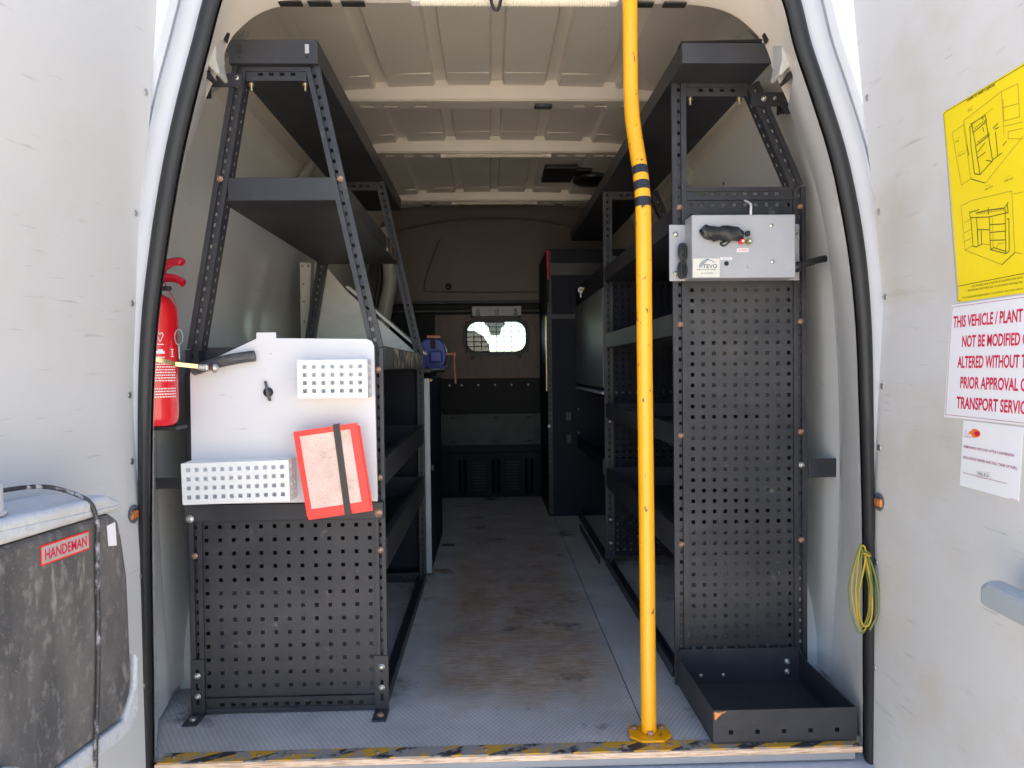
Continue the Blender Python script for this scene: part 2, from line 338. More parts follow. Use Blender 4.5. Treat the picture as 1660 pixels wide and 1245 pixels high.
def text(name, body, org, right, up, length, height, m, parent, bold=0., lift=.0006):
    """lettering: org is the lower left corner, length and height the size of the whole line in metres"""
    cu = bpy.data.curves.new(name, 'FONT'); cu.body = body; cu.size = 1; cu.offset = bold; cu.extrude = 0; cu.resolution_u = 3
    t = bpy.data.objects.new(name+'_curve', cu); COL.objects.link(t)
    dg = bpy.context.evaluated_depsgraph_get(); me = bpy.data.meshes.new_from_object(t.evaluated_get(dg))
    bpy.data.objects.remove(t)
    xs = [v.co.x for v in me.vertices]; x0, x1 = min(xs), max(xs)
    rt, u = Vector(right).normalized(), Vector(up).normalized(); nn = rt.cross(u); o0 = Vector(org)
    off = Vector((0, 0, 0)); q = parent
    while q: off += q.location; q = q.parent
    for v in me.vertices:
        v.co = o0 + rt*((v.co.x-x0)/(x1-x0)*length) + u*(v.co.y/.72*height) + nn*lift - off
    me.materials.clear(); me.materials.append(M[m])
    o = bpy.data.objects.new(name, me); COL.objects.link(o); o.parent = parent; return o

# ------------------------------------------------------------------ ground
g = MB().add([(-600, -600, -.70), (600, -600, -.70), (600, 600, -.70), (-600, 600, -.70)], [(0, 1, 2, 3)]).build('ground', 'ground'); g['kind'] = 'structure'

# ------------------------------------------------------------------ the van
van = thing('van', 'white panel van seen through its open rear doors, fitted out with racking', 'van', (0, 1.6, -.70))
A_R = [(.798,-.06),(.798,.2),(.797,.48),(.790,.757),(.782,.948),(.764,1.112),(.73,1.288),(.689,1.423),(.648,1.544),(.617,1.66),(.57,1.735),(.49,1.765),(.25,1.775),(0,1.775)]
A_L = [(.775,-.06),(.772,.2),(.770,.48),(.762,.757),(.748,.948),(.724,1.112),(.692,1.288),(.66,1.423),(.626,1.544),(.592,1.66),(.55,1.735),(.47,1.765),(.25,1.775),(0,1.775)]
B_H = [(.86,-.06),(.86,.2),(.86,.48),(.855,.757),(.845,.948),(.825,1.112),(.79,1.288),(.752,1.40),(.715,1.50),(.68,1.575),(.635,1.67),(.52,1.735),(.25,1.742),(0,1.742)]
C_H = [(.868,-.06),(.89,.25),(.9,.5),(.9,.757),(.893,.948),(.882,1.15),(.86,1.32),(.836,1.45),(.81,1.58),(.78,1.70),(.73,1.82),(.62,1.915),(.25,1.94),(0,1.94)]
O_H = [(1.0,-.3),(1.01,.1),(1.02,.45),(1.015,.75),(1.0,.98),(.99,1.2),(.982,1.4),(.975,1.58),(.965,1.75),(.95,1.87),(.88,1.98),(.66,2.06),(.25,2.09),(0,2.09)]
def arch(Rh, Lh, k=6):
    r = smooth_curve([(x, 0, z) for x, z in Rh], k); l = smooth_curve([(-x, 0, z) for x, z in Lh], k)
    return l[:-1] + r[::-1]
def at_y(c, y): return [(p[0], y, p[2]) for p in c]
A, B, C_, O_ = arch(A_R, A_L), arch(B_H, B_H), arch(C_H, C_H), arch(O_H, O_H)
NA = len(A)
def outw(c, i):
    t = (c[min(i+1, NA-1)]-c[max(i-1, 0)]).normalized(); return Vector((-t.z, 0, t.x))
def off(c, ds): return [c[i]+outw(c, i)*(ds(i) if callable(ds) else ds) for i in range(NA)]
def sw(i):   # seal width along the arch
    z = A[i].z; return .018+.016*max(0, min(1, (z-.35)/.8))
# pillars
for side, (i0, i1) in {'L': (0, NA//2-10), 'T': (NA//2-10, NA//2+10), 'R': (NA//2+10, NA-1)}.items():
    rows = []
    for i in range(i0, i1+1):
        n_, a, s_ = outw(A, i), A[i], sw(i)
        P = lambda d, y: tuple(a+n_*d+Vector((0, y, 0)))
        o = O_[i]
        rows.append([P(s_-.012, .006), P(s_+.004, -.002), P(s_+.022, -.006), P(s_+.040, -.002), P(s_+.052, .010), P(s_+.057, .024), P(s_+.060, .024), P(s_+.060, .014), P(s_+.077, .012), P(s_+.079, .020), P(s_+.076, .032),
                     tuple(a+n_*(s_+.078)*.55+Vector((0, .12, 0))+(o-a-n_*(s_+.078))*.62), (o.x, .34, o.z)])
    MB().strip(rows).build('rear_pillar' if side != 'T' else 'rear_header', 'body', van, True)
    # inner door frame: from the seal to the inside, then out to the shell
    rows = []
    for i in range(i0, i1+1):
        a, b, c = A[i], B[i], C_[i]; m1 = a.lerp(b, .5)
        rows.append([(a.x, .006, a.z), (a.x*.3+m1.x*.7, .07, a.z*.3+m1.z*.7), (b.x, .18, b.z), (b.x, .205, b.z), (b.x*.6+c.x*.4, .225, b.z*.6+c.z*.4), (c.x, .25, c.z)])
    MB().strip(rows).build('inner_frame', 'cream', van, True)
# white liner over the lower pillars, screwed on behind the seal
for lo, hi in ((0, NA//2), (NA//2, NA-1)):
    rows = []
    for i in range(lo, hi+1):
        a, b, c = A[i], B[i], C_[i]; s_ = -1 if a.x < 0 else 1
        if a.z > 1.535 or a.z < -.02: continue
        m1 = a.lerp(b, .5); q = a*.3+m1*.7
        rows.append([(a.x+s_*.002, .012, a.z), (q.x-s_*.006, .07, q.z), (b.x-s_*.013, .19, b.z), (b.x*.55+c.x*.45-s_*.016, .245, b.z*.55+c.z*.45), (c.x-s_*.014, .30, c.z)])
    MB().strip(rows).build('pillar_liner', 'liner', van, True)
for s_ in (-1, 1):
    dx = .0 if s_ > 0 else -.012
    MB().prism([(s_*(x+dx), .10, z) for x, z in ((.668, 1.645), (.684, 1.636), (.697, 1.605), (.694, 1.575), (.676, 1.548), (.658, 1.528), (.651, 1.533), (.659, 1.565), (.658, 1.615))], (0, .06, 0)).build('gusset_plate', 'gloss_grey', van, bevel=.008, seg=3)
    MB().prism([(s_*(x+dx), .095, z) for x, z in ((.700, 1.585), (.706, 1.560), (.690, 1.530), (.668, 1.512), (.666, 1.520), (.684, 1.545))], (0, .04, 0)).build('body_gap_shade', 'dark_hole', van)  # solid dark piece painting the shade of the gap by the gusset
# outer shell ahead of the pillars
MB().strip([at_y(O_, .34), at_y(O_, 1.2), at_y(O_, 3.9)]).build('body_shell', 'body', van, True)
for s_ in (-1, 1):
    MB().prism([(s_*.955, .30, 1.735), (s_*.992, .30, 1.742), (s_*.992, .30, 1.728), (s_*.958, .30, 1.715)], (0, 2.6, 0)).build('drip_rail', 'body', van)
# seal: one continuous rubber profile
rows = []
for i in range(NA):
    n_, a, s_ = outw(A, i), A[i], sw(i)
    ring = []
    for k in range(10):
        t = 2*math.pi*k/10; ring.append(tuple(a+n_*(s_/2+math.cos(t)*s_/2)+Vector((0, -.006+math.sin(t)*.014, 0))))
    rows.append(ring)
MB().strip(rows, True).build('door_seal', 'rubber', van, True)
rows = [[tuple(A[i]+outw(A, i)*d+Vector((0, y, 0))) for d, y in ((.004, .004), (.010, .002), (.016, .026), (.012, .028))] for i in range(NA)]
MB().strip(rows, True).build('seal_lip', 'rubber', van, True)

# ceiling: shell with pressed ribs
RIBS = [-.43, -.205, .007, .217, .44]
sec = [p for p in C_ if p.z > 1.60]
left = [p for p in sec if p.x < -.62]; right = [p for p in sec if p.x > .62]
xs = sorted([x+d for x in RIBS for d in (-.027, -.020, .020, .027)])
top = []
for k, x in enumerate(xs): top.append(Vector((x, 0, 1.938-.02*(x/.62)**2+(.02 if k % 4 in (1, 2) else 0))))
prof = left+top+right
MB().strip([at_y(prof, .24), at_y(prof, 3.3)]).build('roof_lining', 'cream', van)
for s_ in (-1, 1):
    wl = [p for p in C_ if p.z < 1.63 and p.x*s_ > 0]
    MB().strip([at_y(wl, .245), at_y(wl, 3.3)]).build('side_wall', 'gloss_grey', van, True)
    # liner sheet screwed inside the wall
    ln = [p for p in C_ if p.z < 1.63 and p.x*s_ > 0 and p.z > 0]
    if s_ < 0: ln = ln
    a = [(p.x-s_*.012, p.z) for p in ln]; b = [(p.x-s_*.005, p.z) for p in ln]
    loop = a+b[::-1]
    MB().prism([(x, .17, z) for x, z in loop], (0, 3.05, 0)).build('wall_liner', 'liner', van, True)
    # roof side rail above the liner with a gusset and dark pieces for slot shade
    MB().prism([(s_*.815, .3, 1.60), (s_*.80, .3, 1.66), (s_*.775, .3, 1.695), (s_*.79, .3, 1.70), (s_*.83, .3, 1.63)], (0, 2.9, 0)).build('side_rail', 'cream', van)
    for yy in (.47, 1.45, 2.4):
        c = MB()
        pts = smooth_curve([(s_*.792, yy-.09, 1.60), (s_*.765, yy-.02, 1.66), (s_*.728, yy+.015, 1.745), (s_*.70, yy+.02, 1.80)], 5)
        c.tube(pts, [.02, .024, .03, .036, .04, .044, .044, .042, .038, .034, .03, .026, .022, .02, .018, .016][:len(pts)], 10, flat=.45)
        c.build('gusset', 'gloss_grey', van, True)
    for yy, zz in ((.212, 1.66), (.212, 1.60)):
        xx = (.655 if zz > 1.63 else .69)
        MB().prism([(s_*(xx-.004), .190, zz-.024), (s_*(xx+.010), .190, zz-.010), (s_*(xx-.002), .190, zz+.028), (s_*(xx-.020), .190, zz+.022), (s_*(xx-.012), .190, zz+.002)], (0, -.02, 0)).build('slot_shade', 'dark_hole', van)  # no opening cut: a dark solid stands in for the shade inside
    for yy, zz in ((.42, 1.575), (1.0, 1.50), (1.7, 1.50), (.9, 1.3)):
        xx = [p.x for p in C_ if p.x*s_ > 0 and abs(p.z-zz) < .04]
        if xx: stud('rivet', van, (xx[0]-s_*.012, yy, zz), .006, 'X', 'dark_hole', -s_, 'liner_screw')
    # wheel arch
    prof2 = [(.38+.0*1, 0)] + [(.93-.55*math.cos(t), .40*math.sin(t)) for t in rng_(.02, math.pi-.02, 22)]
    MB().prism([(s_*.80, y, z) for y, z in prof2], (s_*.098, 0, 0)).build('wheel_arch', 'liner', van, True)
# roof bows
def bow(y0, y1, z, lamp):
    zt = 1.955
    b = MB().prism([(-.66, y0-.012, zt), (-.66, y0-.010, 1.931), (-.66, y0, z+.004), (-.66, y0+.004, z), (-.66, y0+.008, z), (-.66, y0+.004, zt)], (1.32, 0, 0)).build('roof_bow', 'cream', van)
    us = [x for x in (-.565, -.50, -.41, -.32, .33, .42, .51, .57)] if lamp else [-.50, -.41, -.29, .33, .42, .52]
    MB().plate(-.66, .66, y0+.0085, y1, us, [(y0+y1)/2+.008], .05, .032, .004, lambda u, v, w_: (u, v, z-.003+w_)).build('flange', 'cream', b)
    MB().box((-.66, y1-.006, z+.0015), (.66, y1-.001, zt-.004)).build('flange_back', 'cream', b)
    if lamp:
        t = MB().tube([(x, y0+.035, z-.010) for x in rng_(-.235, .255, 120)], [.0085+(.0018 if k % 2 else 0) for k in range(120)], 10).build('strip_light', 'diffuser', b, True)
        for x in (-.245, .265): MB().lathe([(.004, -.012), (.011, -.010), (.011, .010), (.004, .012)], (x, y0+.035, z-.010), 10, 'X').build('end_cap', 'print_white', b, True)
    else:
        box('reading_lamp', (.155, y0+.030, z-.014), (.225, y0+.075, z-.0035), 'hose', b, .006)
bow(1.25, 1.345, 1.887, False); bow(1.925, 2.02, 1.885, True); bow(2.955, 3.05, 1.888, True)
for yb in (1.237, 1.912, 2.942):
    for xa, xb in zip([-.60]+[x+.030 for x in RIBS], [x-.030 for x in RIBS]+[.60]):
        zc = 1.932-.02*((xa+xb)/1.24)**2
        MB().prism([(xa, yb-.12, zc+.004), (xa, yb-.05, zc), (xa, yb-.006, zc+.004), (xa, yb-.001, zc+.012), (xa, yb-.001, zc+.03), (xa, yb-.12, zc+.03)], (xb-xa, 0, 0)).build('panel_edge', 'cream', van)
# header lamp
t = MB().tube([(x, .190, 1.7405) for x in rng_(-.19, .27, 150)], [.0042+(.0012 if k % 2 else 0) for k in range(150)], 8, flat=2.6).build('strip_light', 'diffuser', van, True)
for x in (-.20, .28): box('end_cap', (x-.012, .176, 1.734), (x+.012, .208, 1.745), 'print_white', van, .005)
for x in (-.43, -.35, .35, .43, -.5): box('slot_shade', (x-.028, .182, 1.7325), (x+.028, .206, 1.7362), 'dark_hole', van, .001)  # dark strips in place of the shade inside header slots

# floor boards, sill
box('floor_board', (-.895, .034, -.018), (.3215, 3.31, 0), 'floor', van, .0008)
box('floor_board', (.3245, .034, -.018), (.895, 3.31, 0), 'floor', van, .0008)
box('sub_floor', (-.9, .03, -.10), (.9, 3.31, -.0185), 'black_steel', van)
box('sill_edge', (-.768, -.012, -.013), (.79, .0335, .0008), 'ply_edge', van, .002)
box('hazard_strip', (-.762, -.010, .001), (.784, .033, .0038), 'hazard', van, .001)
for x in (-.735, -.55, -.475, -.29, -.05, .26, .36, .60): stud('rivet', van, (x, .012, .0038), .006, 'Z', 'rust', 1, 'sill_screw')
box('sill_trim', (-.765, -.008, -.030), (.775, .03, -.0135), 'mid_grey', van, .002)
MB().prism([(-.84, -.03, -.038), (-.84, .03, -.032), (-.84, .03, -.2), (-.84, -.10, -.2), (-.84, -.10, -.076), (-.84, -.07, -.048)], (1.68, 0, 0)).build('rear_bumper', 'body', van, bevel=.006)
box('number_recess', (.26, -.105, -.10), (.55, -.09, -.062), 'body', van, .006)

# bulkhead
YB = 3.28
bh = MB().plate(-.9, .9, 0, 1.30, [.0125], [1.062], .42, .225, .012, lambda u, v, w_: (u, YB+.006+w_, v)).build('bulkhead', 'black_steel', van)
def rrect(cx, cz, w_, h, r, y, n=8):
    out = []
    for qx, qz, a0 in ((1, 1, 0), (-1, 1, 90), (-1, -1, 180), (1, -1, 270)):
        for k in range(n+1):
            a = R(a0+90*k/n); out.append((cx+qx*(w_/2-r)+r*math.cos(a), y, cz+qz*(h/2-r)+r*math.sin(a)))
    return out
wc = (.0125, 1.062)
def ring(outer, inner, d): 
    o1 = [(x, y+d, z) for x, y, z in outer]; i1 = [(x, y+d, z) for x, y, z in inner]
    return MB().strip([outer, inner, i1, o1, outer], True)
# plywood facing with its rounded opening
big = rrect(-.03, 1.0, .72, .42, .004, YB-.006, 8)
ring(big, rrect(*wc, .41, .218, .075, YB-.006), .011).build('plywood_facing', 'ply_brown', bh)
ring(rrect(*wc, .44, .25, .09, YB-.018), rrect(*wc, .385, .195, .07, YB-.018), .012).build('window_gasket', 'rubber', bh, bevel=.003)
MB().prism(rrect(*wc, .412, .219, .075, YB+.0095), (0, .004, 0)).build('window_pane', 'glass', bh)
gr = MB()
for k in range(9): gr.tube([(-.185+.0495*k, YB-.022, .955), (-.185+.0495*k, YB-.022, 1.17)], .0021, 6)
for k in range(7): gr.tube([(-.20, YB-.0252, .968+.032*k), (.225, YB-.0252, .968+.032*k)], .0016, 6)
gr.build('window_guard', 'black', bh)
for x, z in ((-.145, .925), (-.145, 1.20), (.165, 1.20), (.165, .93)): stud('cap', bh, (x, YB-.008, z), .012, 'Y', 'black', -1, 'guard_clip')
for x0 in (-.32, .30): ring(rrect(x0, 1.0, .065, .30, .03, YB-.012), rrect(x0, 1.0, .05, .285, .023, YB-.012), .005).build('oval_trim', 'black', bh)
# upper body panel above the bulkhead, lower panels
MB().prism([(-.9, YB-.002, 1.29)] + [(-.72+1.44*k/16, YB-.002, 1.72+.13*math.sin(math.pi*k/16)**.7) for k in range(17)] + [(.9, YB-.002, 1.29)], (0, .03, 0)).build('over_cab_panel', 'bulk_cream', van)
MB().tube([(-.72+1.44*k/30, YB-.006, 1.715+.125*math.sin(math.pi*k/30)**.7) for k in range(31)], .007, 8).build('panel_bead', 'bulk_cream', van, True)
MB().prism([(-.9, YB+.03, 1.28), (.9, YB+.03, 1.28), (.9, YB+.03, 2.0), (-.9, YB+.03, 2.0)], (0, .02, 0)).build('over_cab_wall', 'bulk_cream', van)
pp = smooth_curve([(-.35, YB-.004, 1.71), (-.39, YB-.004, 1.62), (-.455, YB-.004, 1.43), (-.455, YB-.004, 1.385), (-.42, YB-.004, 1.365), (-.1, YB-.004, 1.358), (.45, YB-.004, 1.358)], 5)
MB().tube(pp, .005, 8).build('pressed_edge', 'ply_brown', van, True)
MB().lathe([(.022, 0), (.020, -.014), (.012, -.018), (.011, -.004)], (-.30, YB-.003, 1.395), 16, 'Y').build('grommet', 'dark_trim', van, True)
box('cross_rail', (-.9, YB-.05, 1.278), (.9, YB-.008, 1.296), 'dark_trim', van, .004)
box('cross_rail', (-.9, YB-.035, 1.222), (.9, YB-.008, 1.242), 'dark_trim', van, .005)
for x in (-.08, .07, .2): box('notch', (x-.008, YB-.054, 1.280), (x+.008, YB-.0505, 1.294), 'dark_hole', van)
lp = MB().plate(-.40, .40, .35, .555, [-.28, .0, .22], [.375, .53], .028, .008, .006, lambda u, v, w_: (u, YB-.022+w_, v)).build('kick_panel', 'dark_trim', bh, bevel=.001)
lo = box('lower_panel', (-.42, YB-.014, .02), (.42, YB-.004, .30), 'black_steel', bh, .004)
for x in (-.22, 0, .22):
    MB().tube(smooth_curve([(x, YB-.014, .03), (x, YB-.016, .12), (x, YB-.016, .23), (x, YB-.014, .25)], 4), [.028]*12+[.012], 12, flat=1).build('pressed_rib', 'black_steel', lo, True)
for xc in (-.11, .11):
    for k in range(10): box('louvre', (xc-.042, YB-.020, .05+.02*k), (xc+.042, YB-.012, .058+.02*k), 'dark_trim', lo, .002)
for x in (-.3, -.22, -.11, .0, .11, .22): stud('rivet', van, (x, YB-.004, .745), .007, 'Y', 'zinc', -1, 'rivet')
# B-pillar at the bulkhead on the left and the sliding door's dark edge
MB().tube(smooth_curve([(-.70, 3.12, 1.75), (-.665, 3.12, 1.55), (-.66, 3.12, 1.40), (-.70, 3.12, 1.20), (-.74, 3.12, .9)], 6), .045, 12).build('inner_pillar', 'gloss_grey', van, True)
MB().tube(smooth_curve([(-.80, 3.02, 1.70), (-.735, 3.02, 1.58), (-.71, 3.02, 1.45), (-.745, 3.02, 1.20), (-.78, 3.02, .9)], 6), .016, 10).build('side_door_seal', 'rubber', van, True)
# cab: windscreen, dashboard
MB().strip([at_y(O_, 3.9), [(p.x*.96, 4.25, p.z*.8 if p.z > 1.2 else p.z) for p in O_][:]]).build('cab_shell', 'body', van, True)
MB().prism([(-.9, 4.3, .62), (.9, 4.3, .62), (.8, 3.95, 1.6), (-.8, 3.95, 1.6)], (0, .005, .002)).build('windscreen', 'glass', van)
box('dashboard', (-.95, 4.0, -.2), (.95, 4.35, .74), 'dash', van, .05)
box('cab_floor', (-.95, 3.32, -.22), (.95, 4.2, -.2), 'dash', van)
mm = MB().prism([(-.075, 3.9, 1.215), (.065, 3.9, 1.215), (.095, 3.9, 1.185), (.06, 3.9, 1.165), (.045, 3.9, 1.10), (-.025, 3.9, 1.10), (-.04, 3.9, 1.165), (-.07, 3.9, 1.185)], (0, .04, 0)).build('rear_view_mirror', 'mid_grey', van, bevel=.01)
hd = MB().lathe([(.02, .62), (.20, .66), (.21, .9), (.20, 1.02), (.16, 1.085), (.10, 1.12), (.02, 1.13)], (-.235, 3.62, 0), 20, 'Z').build('headrest', 'seat', van, True)

# rear doors
XR = [(-.62, .80), (-.055, .809), (.481, .818), (.60, .8215), (.745, .828), (.985, .8395), (1.0, .838), (1.207, .822), (1.345, .8075), (1.45, .797), (1.652, .778), (1.95, .745)]
XL = [(-.62, .775), (-.012, .779), (.455, .783), (.643, .796), (.75, .799), (.856, .797), (1.187, .777), (1.411, .753), (1.647, .735), (1.95, .70)]
def lerp(T, z):
    for (a, x), (b, y) in zip(T, T[1:]):
        if a <= z <= b: return x+(y-x)*(z-a)/(b-a)
    return T[0][1] if z < T[0][0] else T[-1][1]
TL = math.tan(R(8))
def door_R(y, z, o=0.): return (lerp(XR, z)-o, y, z)
def door_L(y, z, o=0.): return (-lerp(XL, z)+TL*y+o, y, z)
def edge(z): return .012*math.sin(z*5)*.3
for side, fn, m_, rz in (('L', door_L, 'door', (1.445, 1.19, .999, .803, .661, .414, .177, -.03)), ('R', door_R, 'door_dirty', (1.433, 1.185, .999, .803, .668, .415, .18, -.054))):
    zs = sorted(set([z for z, _ in (XL if side == 'L' else XR)] + rng_(-.6, 1.9, 60)))
    zs = [z for z in zs if -.62 < z < 1.95]
    sg = 1
    frame = MB().strip([[fn(-.02, z, -.004), fn(-.80, z, -.004), fn(-.80, z, -.06), fn(-.02, z, -.05), fn(-.02, z, -.004)] for z in zs]).build('rear_door', 'body', van, True)
    MB().strip([[fn(edge(z), z), fn(-.40, z), fn(-.77, z), fn(-.77, z, -.003), fn(-.40, z, -.003), fn(edge(z), z, -.003), fn(edge(z), z)] for z in zs]).build('liner', m_, frame, True)
    for z in rz: stud('rivet', frame, fn(-.016, z, .0), .0075, 'X', 'zinc', 1 if side == 'L' else -1, 'rivet')
    a = Vector(fn(-.028, .55, 0)); s_ = 1 if side == 'L' else -1
    MB().lathe([(.018, -.001*s_), (.020, .003*s_), (.013, .004*s_), (.012, .001*s_)], a, 16, 'X').build('latch_ring', 'ink_grey', frame, True)
    MB().box((min(a.x, a.x+s_*.009), a.y-.017, a.z-.010), (max(a.x, a.x+s_*.009), a.y+.010, a.z+.008)).build('latch_catch', 'rust_latch', frame, bevel=.003)
    if side == 'R':
        x = lerp(XR, .48)
        hn = MB().prism([(x-.078, -.474, .468), (x-.078, -.474, .500), (x-.078, -.492, .511), (x-.078, -.80, .500), (x-.078, -.80, .455)], (.032, 0, 0)).build('grab_handle', 'handle', frame, bevel=.009, seg=3)
        MB().prism([(x-.0455, -.505, .495), (x-.0455, -.545, .490), (x-.0455, -.545, .455), (x-.0455, -.505, .468)], (.0455, 0, 0)).build('handle_leg', 'handle', hn, bevel=.004)
        MB().prism([(x-.006, -.485, .40), (x-.006, -.49, .515), (x-.006, -.80, .51), (x-.006, -.80, .38), (x-.006, -.54, .365)], (.006, 0, 0)).build('handle_base', 'handle', hn, bevel=.003)

# ------------------------------------------------------------------ racks
def pm(p0, p1, flip=False):   # frame for a post from p0 (bottom) to p1 (top) lying in an XZ plane
    d = (Vector(p1)-Vector(p0)); ln = d.length; z = d.normalized(); y = Vector((0, 1, 0)); x = y.cross(z).normalized()
    m = Matrix((x, y, z)).transposed().to_4x4(); m.translation = Vector(p0); return m, ln
def post(parent, p0, p1, wd=.034, side=1, pitch=.0265, name='post', m='rack', facing=-1, holes=True):
    """slotted upright: two raised rails, a recessed web with square holes and a slotted return flange on one side; p0 and p1 lie on the centre line of the front face"""
    mt, ln = pm(p0, p1); b = MB(); b.m = mt; h = wd/2; f = -facing
    n = max(2, int(ln/pitch)); hs = [ln/2+(k-(n-1)/2)*pitch for k in range(n)]
    b.box((-h, min(0, f*.011), 0), (-h+wd*.36, max(0, f*.011), ln)); b.box((h-wd*.36, min(0, f*.011), 0), (h, max(0, f*.011), ln))
    b.plate(-h+wd*.36, h-wd*.36, 0, ln, [0], hs, wd*.25, .009, .0025, lambda u, v, w_: (u, f*(.0084+w_), v))
    xx = side*(h-.0022)
    b.plate(.0112, .042, 0, ln, [.026], hs, .010, .009, .002, lambda u, v, w_: (xx+side*w_, f*u, v))
    return b.build(name, m, parent)
def bar(parent, x0, x1, y, z, h=.034, name='cross_bar', m='rack', facing=-1, pitch=.0265):
    b = MB(); f = -facing; n = int((x1-x0)/pitch)-1; hs = [(x0+x1)/2+(k-(n-1)/2)*pitch for k in range(n)]
    b.box((x0, min(y, y+f*.009), z-h/2), (x1, max(y, y+f*.009), z-h*.18)); b.box((x0, min(y, y+f*.009), z+h*.18), (x1, max(y, y+f*.009), z+h/2))
    b.plate(x0, x1, z-h*.18, z+h*.18, hs, [z], .012, h*.22, .002, lambda u, v, w_: (u, y+f*(.004+w_), v))
    return b.build(name, m, parent)
def tray(parent, x0, x1, y0, y1, z0, z1, name='shelf', m='rack', lip_m=None, th=.002, lipside=1, holes=True):
    """folded shelf tray: base, front and back lips, and side lips (the aisle-side lip is its own part)"""
    b = MB()
    b.box((x0+.003, y0+.003, z0), (x1-.003, y1-.003, z0+.003))
    b.box((x0, y0, z0-.0005), (x1, y0+.003, z1)); b.box((x0, y1-.003, z0-.0005), (x1, y1, z1))
    far = x0 if lipside > 0 else x1
    b.box((min(far, far+lipside*.003), y0+.003, z0), (max(far, far+lipside*.003), y1-.003, z1))
    o = b.build(name, m, parent)
    near = x1 if lipside > 0 else x0
    b = MB(); b.box((min(near, near-lipside*.003), y0+.0032, z0), (max(near, near-lipside*.003), y1-.0032, z1))
    b.box((min(near-lipside*.0035, near-lipside*.02), y0+.0032, z1-.003), (max(near-lipside*.0035, near-lipside*.02), y1-.0032, z1-.0002))
    b.build('shelf_lip', lip_m or m, o)
    return o

# ---- left rack
LX = thing('shelving_rack', 'charcoal slotted steel rack on the left with sloping upper posts', 'shelving', (-.54, .22, 0))
YF, YK = .22, 1.33
for (y, fc) in ((YF, -1), (YK, -1)):
    k = '' 
    post(LX, (-.762, y, 0), (-.762, y, .905), .032, 1, facing=fc)
    post(LX, (-.757, y, .905), (-.633, y, 1.596), .034, 1, facing=fc)
    post(LX, (-.308, y, 0), (-.308, y, .905), .026, -1, facing=fc)
    post(LX, (-.311, y, .905), (-.457, y, 1.596), .034, -1, facing=fc)
    bar(LX, -.618, -.472, y+.001, 1.578, .034)
    bar(LX, -.744, -.323, y+.001, .022, .036)
tray(LX, -.653, -.440, .205, 1.88, 1.597, 1.653)
for s_ in (-.628, -.465):
    box('end_slot', (s_-.005, .2025, 1.62), (s_+.005, .2048, 1.642), 'dark_hole' if s_ < -.5 else 'grey_steel', LX, .0008); stud('rivet', LX, (s_, .205, 1.612), .003, 'Y', 'dark_hole', -1, 'pin')
tray(LX, -.690, -.392, .2325, 1.32, 1.27, 1.325)
box('front_lip', (-.668, .222, 1.270), (-.402, .232, 1.326), 'rack', LX, .0015)
MB().box((-.3915, 1.02, 1.272), (-.3895, 1.31, 1.324)).build('worn_patch', 'rack_worn', LX)
# bench shelf and lower shelves with deep lips towards the aisle
tray(LX, -.78, -.297, .262, 1.372, .853, .912)
MB().box((-.2968, .45, .857), (-.2948, 1.32, .909)).build('worn_patch', 'rack_worn', LX)
tray(LX, -.78, -.297, .262, 1.325, .562, .630)
tray(LX, -.78, -.297, .262, 1.325, .345, .425)
for zz in (.30, .53): pass
box('base_rail', (-.333, .26, .004), (-.297, 1.325, .012), 'rack', LX, .001); box('base_rail', (-.301, .26, .012), (-.297, 1.325, .036), 'rack', LX, .001)
box('base_rail', (-.327, .26, .012), (-.323, 1.325, .030), 'rack', LX, .001)
# end panel with 13 x 13 holes, and the folded top above it
hx = rng_(-.741+.003, -.335, 13); hz = rng_(.068, .466, 13)
MB().plate(-.7465, -.3215, .042, .4825, hx, hz, .0096, .0096, .002, lambda u, v, w_: (u, .228+w_, v)).build('end_panel', 'rack', LX)
box('end_panel_top', (-.782, .205, .484), (-.297, .2195, .526), 'rack', LX, .002)
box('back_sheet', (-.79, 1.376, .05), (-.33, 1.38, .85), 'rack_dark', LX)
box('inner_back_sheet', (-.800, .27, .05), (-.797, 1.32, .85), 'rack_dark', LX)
for x, z, m_ in ((-.685, 1.322, 'rust'), (-.393, 1.322, 'rust'), (-.308, .852, 'rust'), (-.308, .584, 'rust'), (-.308, .404, 'rust'), (-.764, .397, 'rust'), (-.762, .10, 'zinc'), (-.762, .048, 'zinc'), (-.309, .112, 'zinc'), (-.309, .060, 'zinc'), (-.638, 1.565, 'zinc')):
    stud('cap', LX, (x, YF-.0005 if m_ == 'rust' else YF-.004, z), .0068, 'Y', m_)
stud('cap', LX, (-.310, .2045, .50), .0085, 'Y', 'rust'); stud('cap', LX, (-.768, .2045, .492), .0085, 'Y', 'zinc')
for x in (-.61, -.478): MB().lathe([(.0035, -.012), (.0035, 0), (.008, 0), (.008, .006), (.006, .007), (.006, .012)], (x, .236, 1.553), 10, 'Z').build('nut', 'brass', LX, True)
for x in (-.762, -.309):
    f = MB(); f.plate(x-.017, x+.017, .006, .14, [x], [.036, .072, .108], .008, .016, .003, lambda u, v, w_: (u, .2165+w_, v)); f.box((x-.017, .160, .0008), (x+.017, .2195, .0052)); f.build('foot_bracket', 'rack', LX)
    stud('cap', LX, (x, .185, .0052), .008, 'Z', 'zinc' if x < -.5 else 'rust', 1)
b = MB(); b.box((-.72, .212, 1.543), (-.625, .2155, 1.575)); b.prism([(-.72, .212, 1.575), (-.72, .212, 1.520), (-.70, .212, 1.543), (-.70, .212, 1.575)], (0, .0035, 0)); b.box((-.7235, .212, 1.535), (-.720, .27, 1.575)); b.box((-.80, .2665, 1.535), (-.7235, .27, 1.575)); b.build('wall_bracket', 'rack', LX); stud('cap', LX, (-.69, .212, 1.56), .004, 'Y', 'zinc')
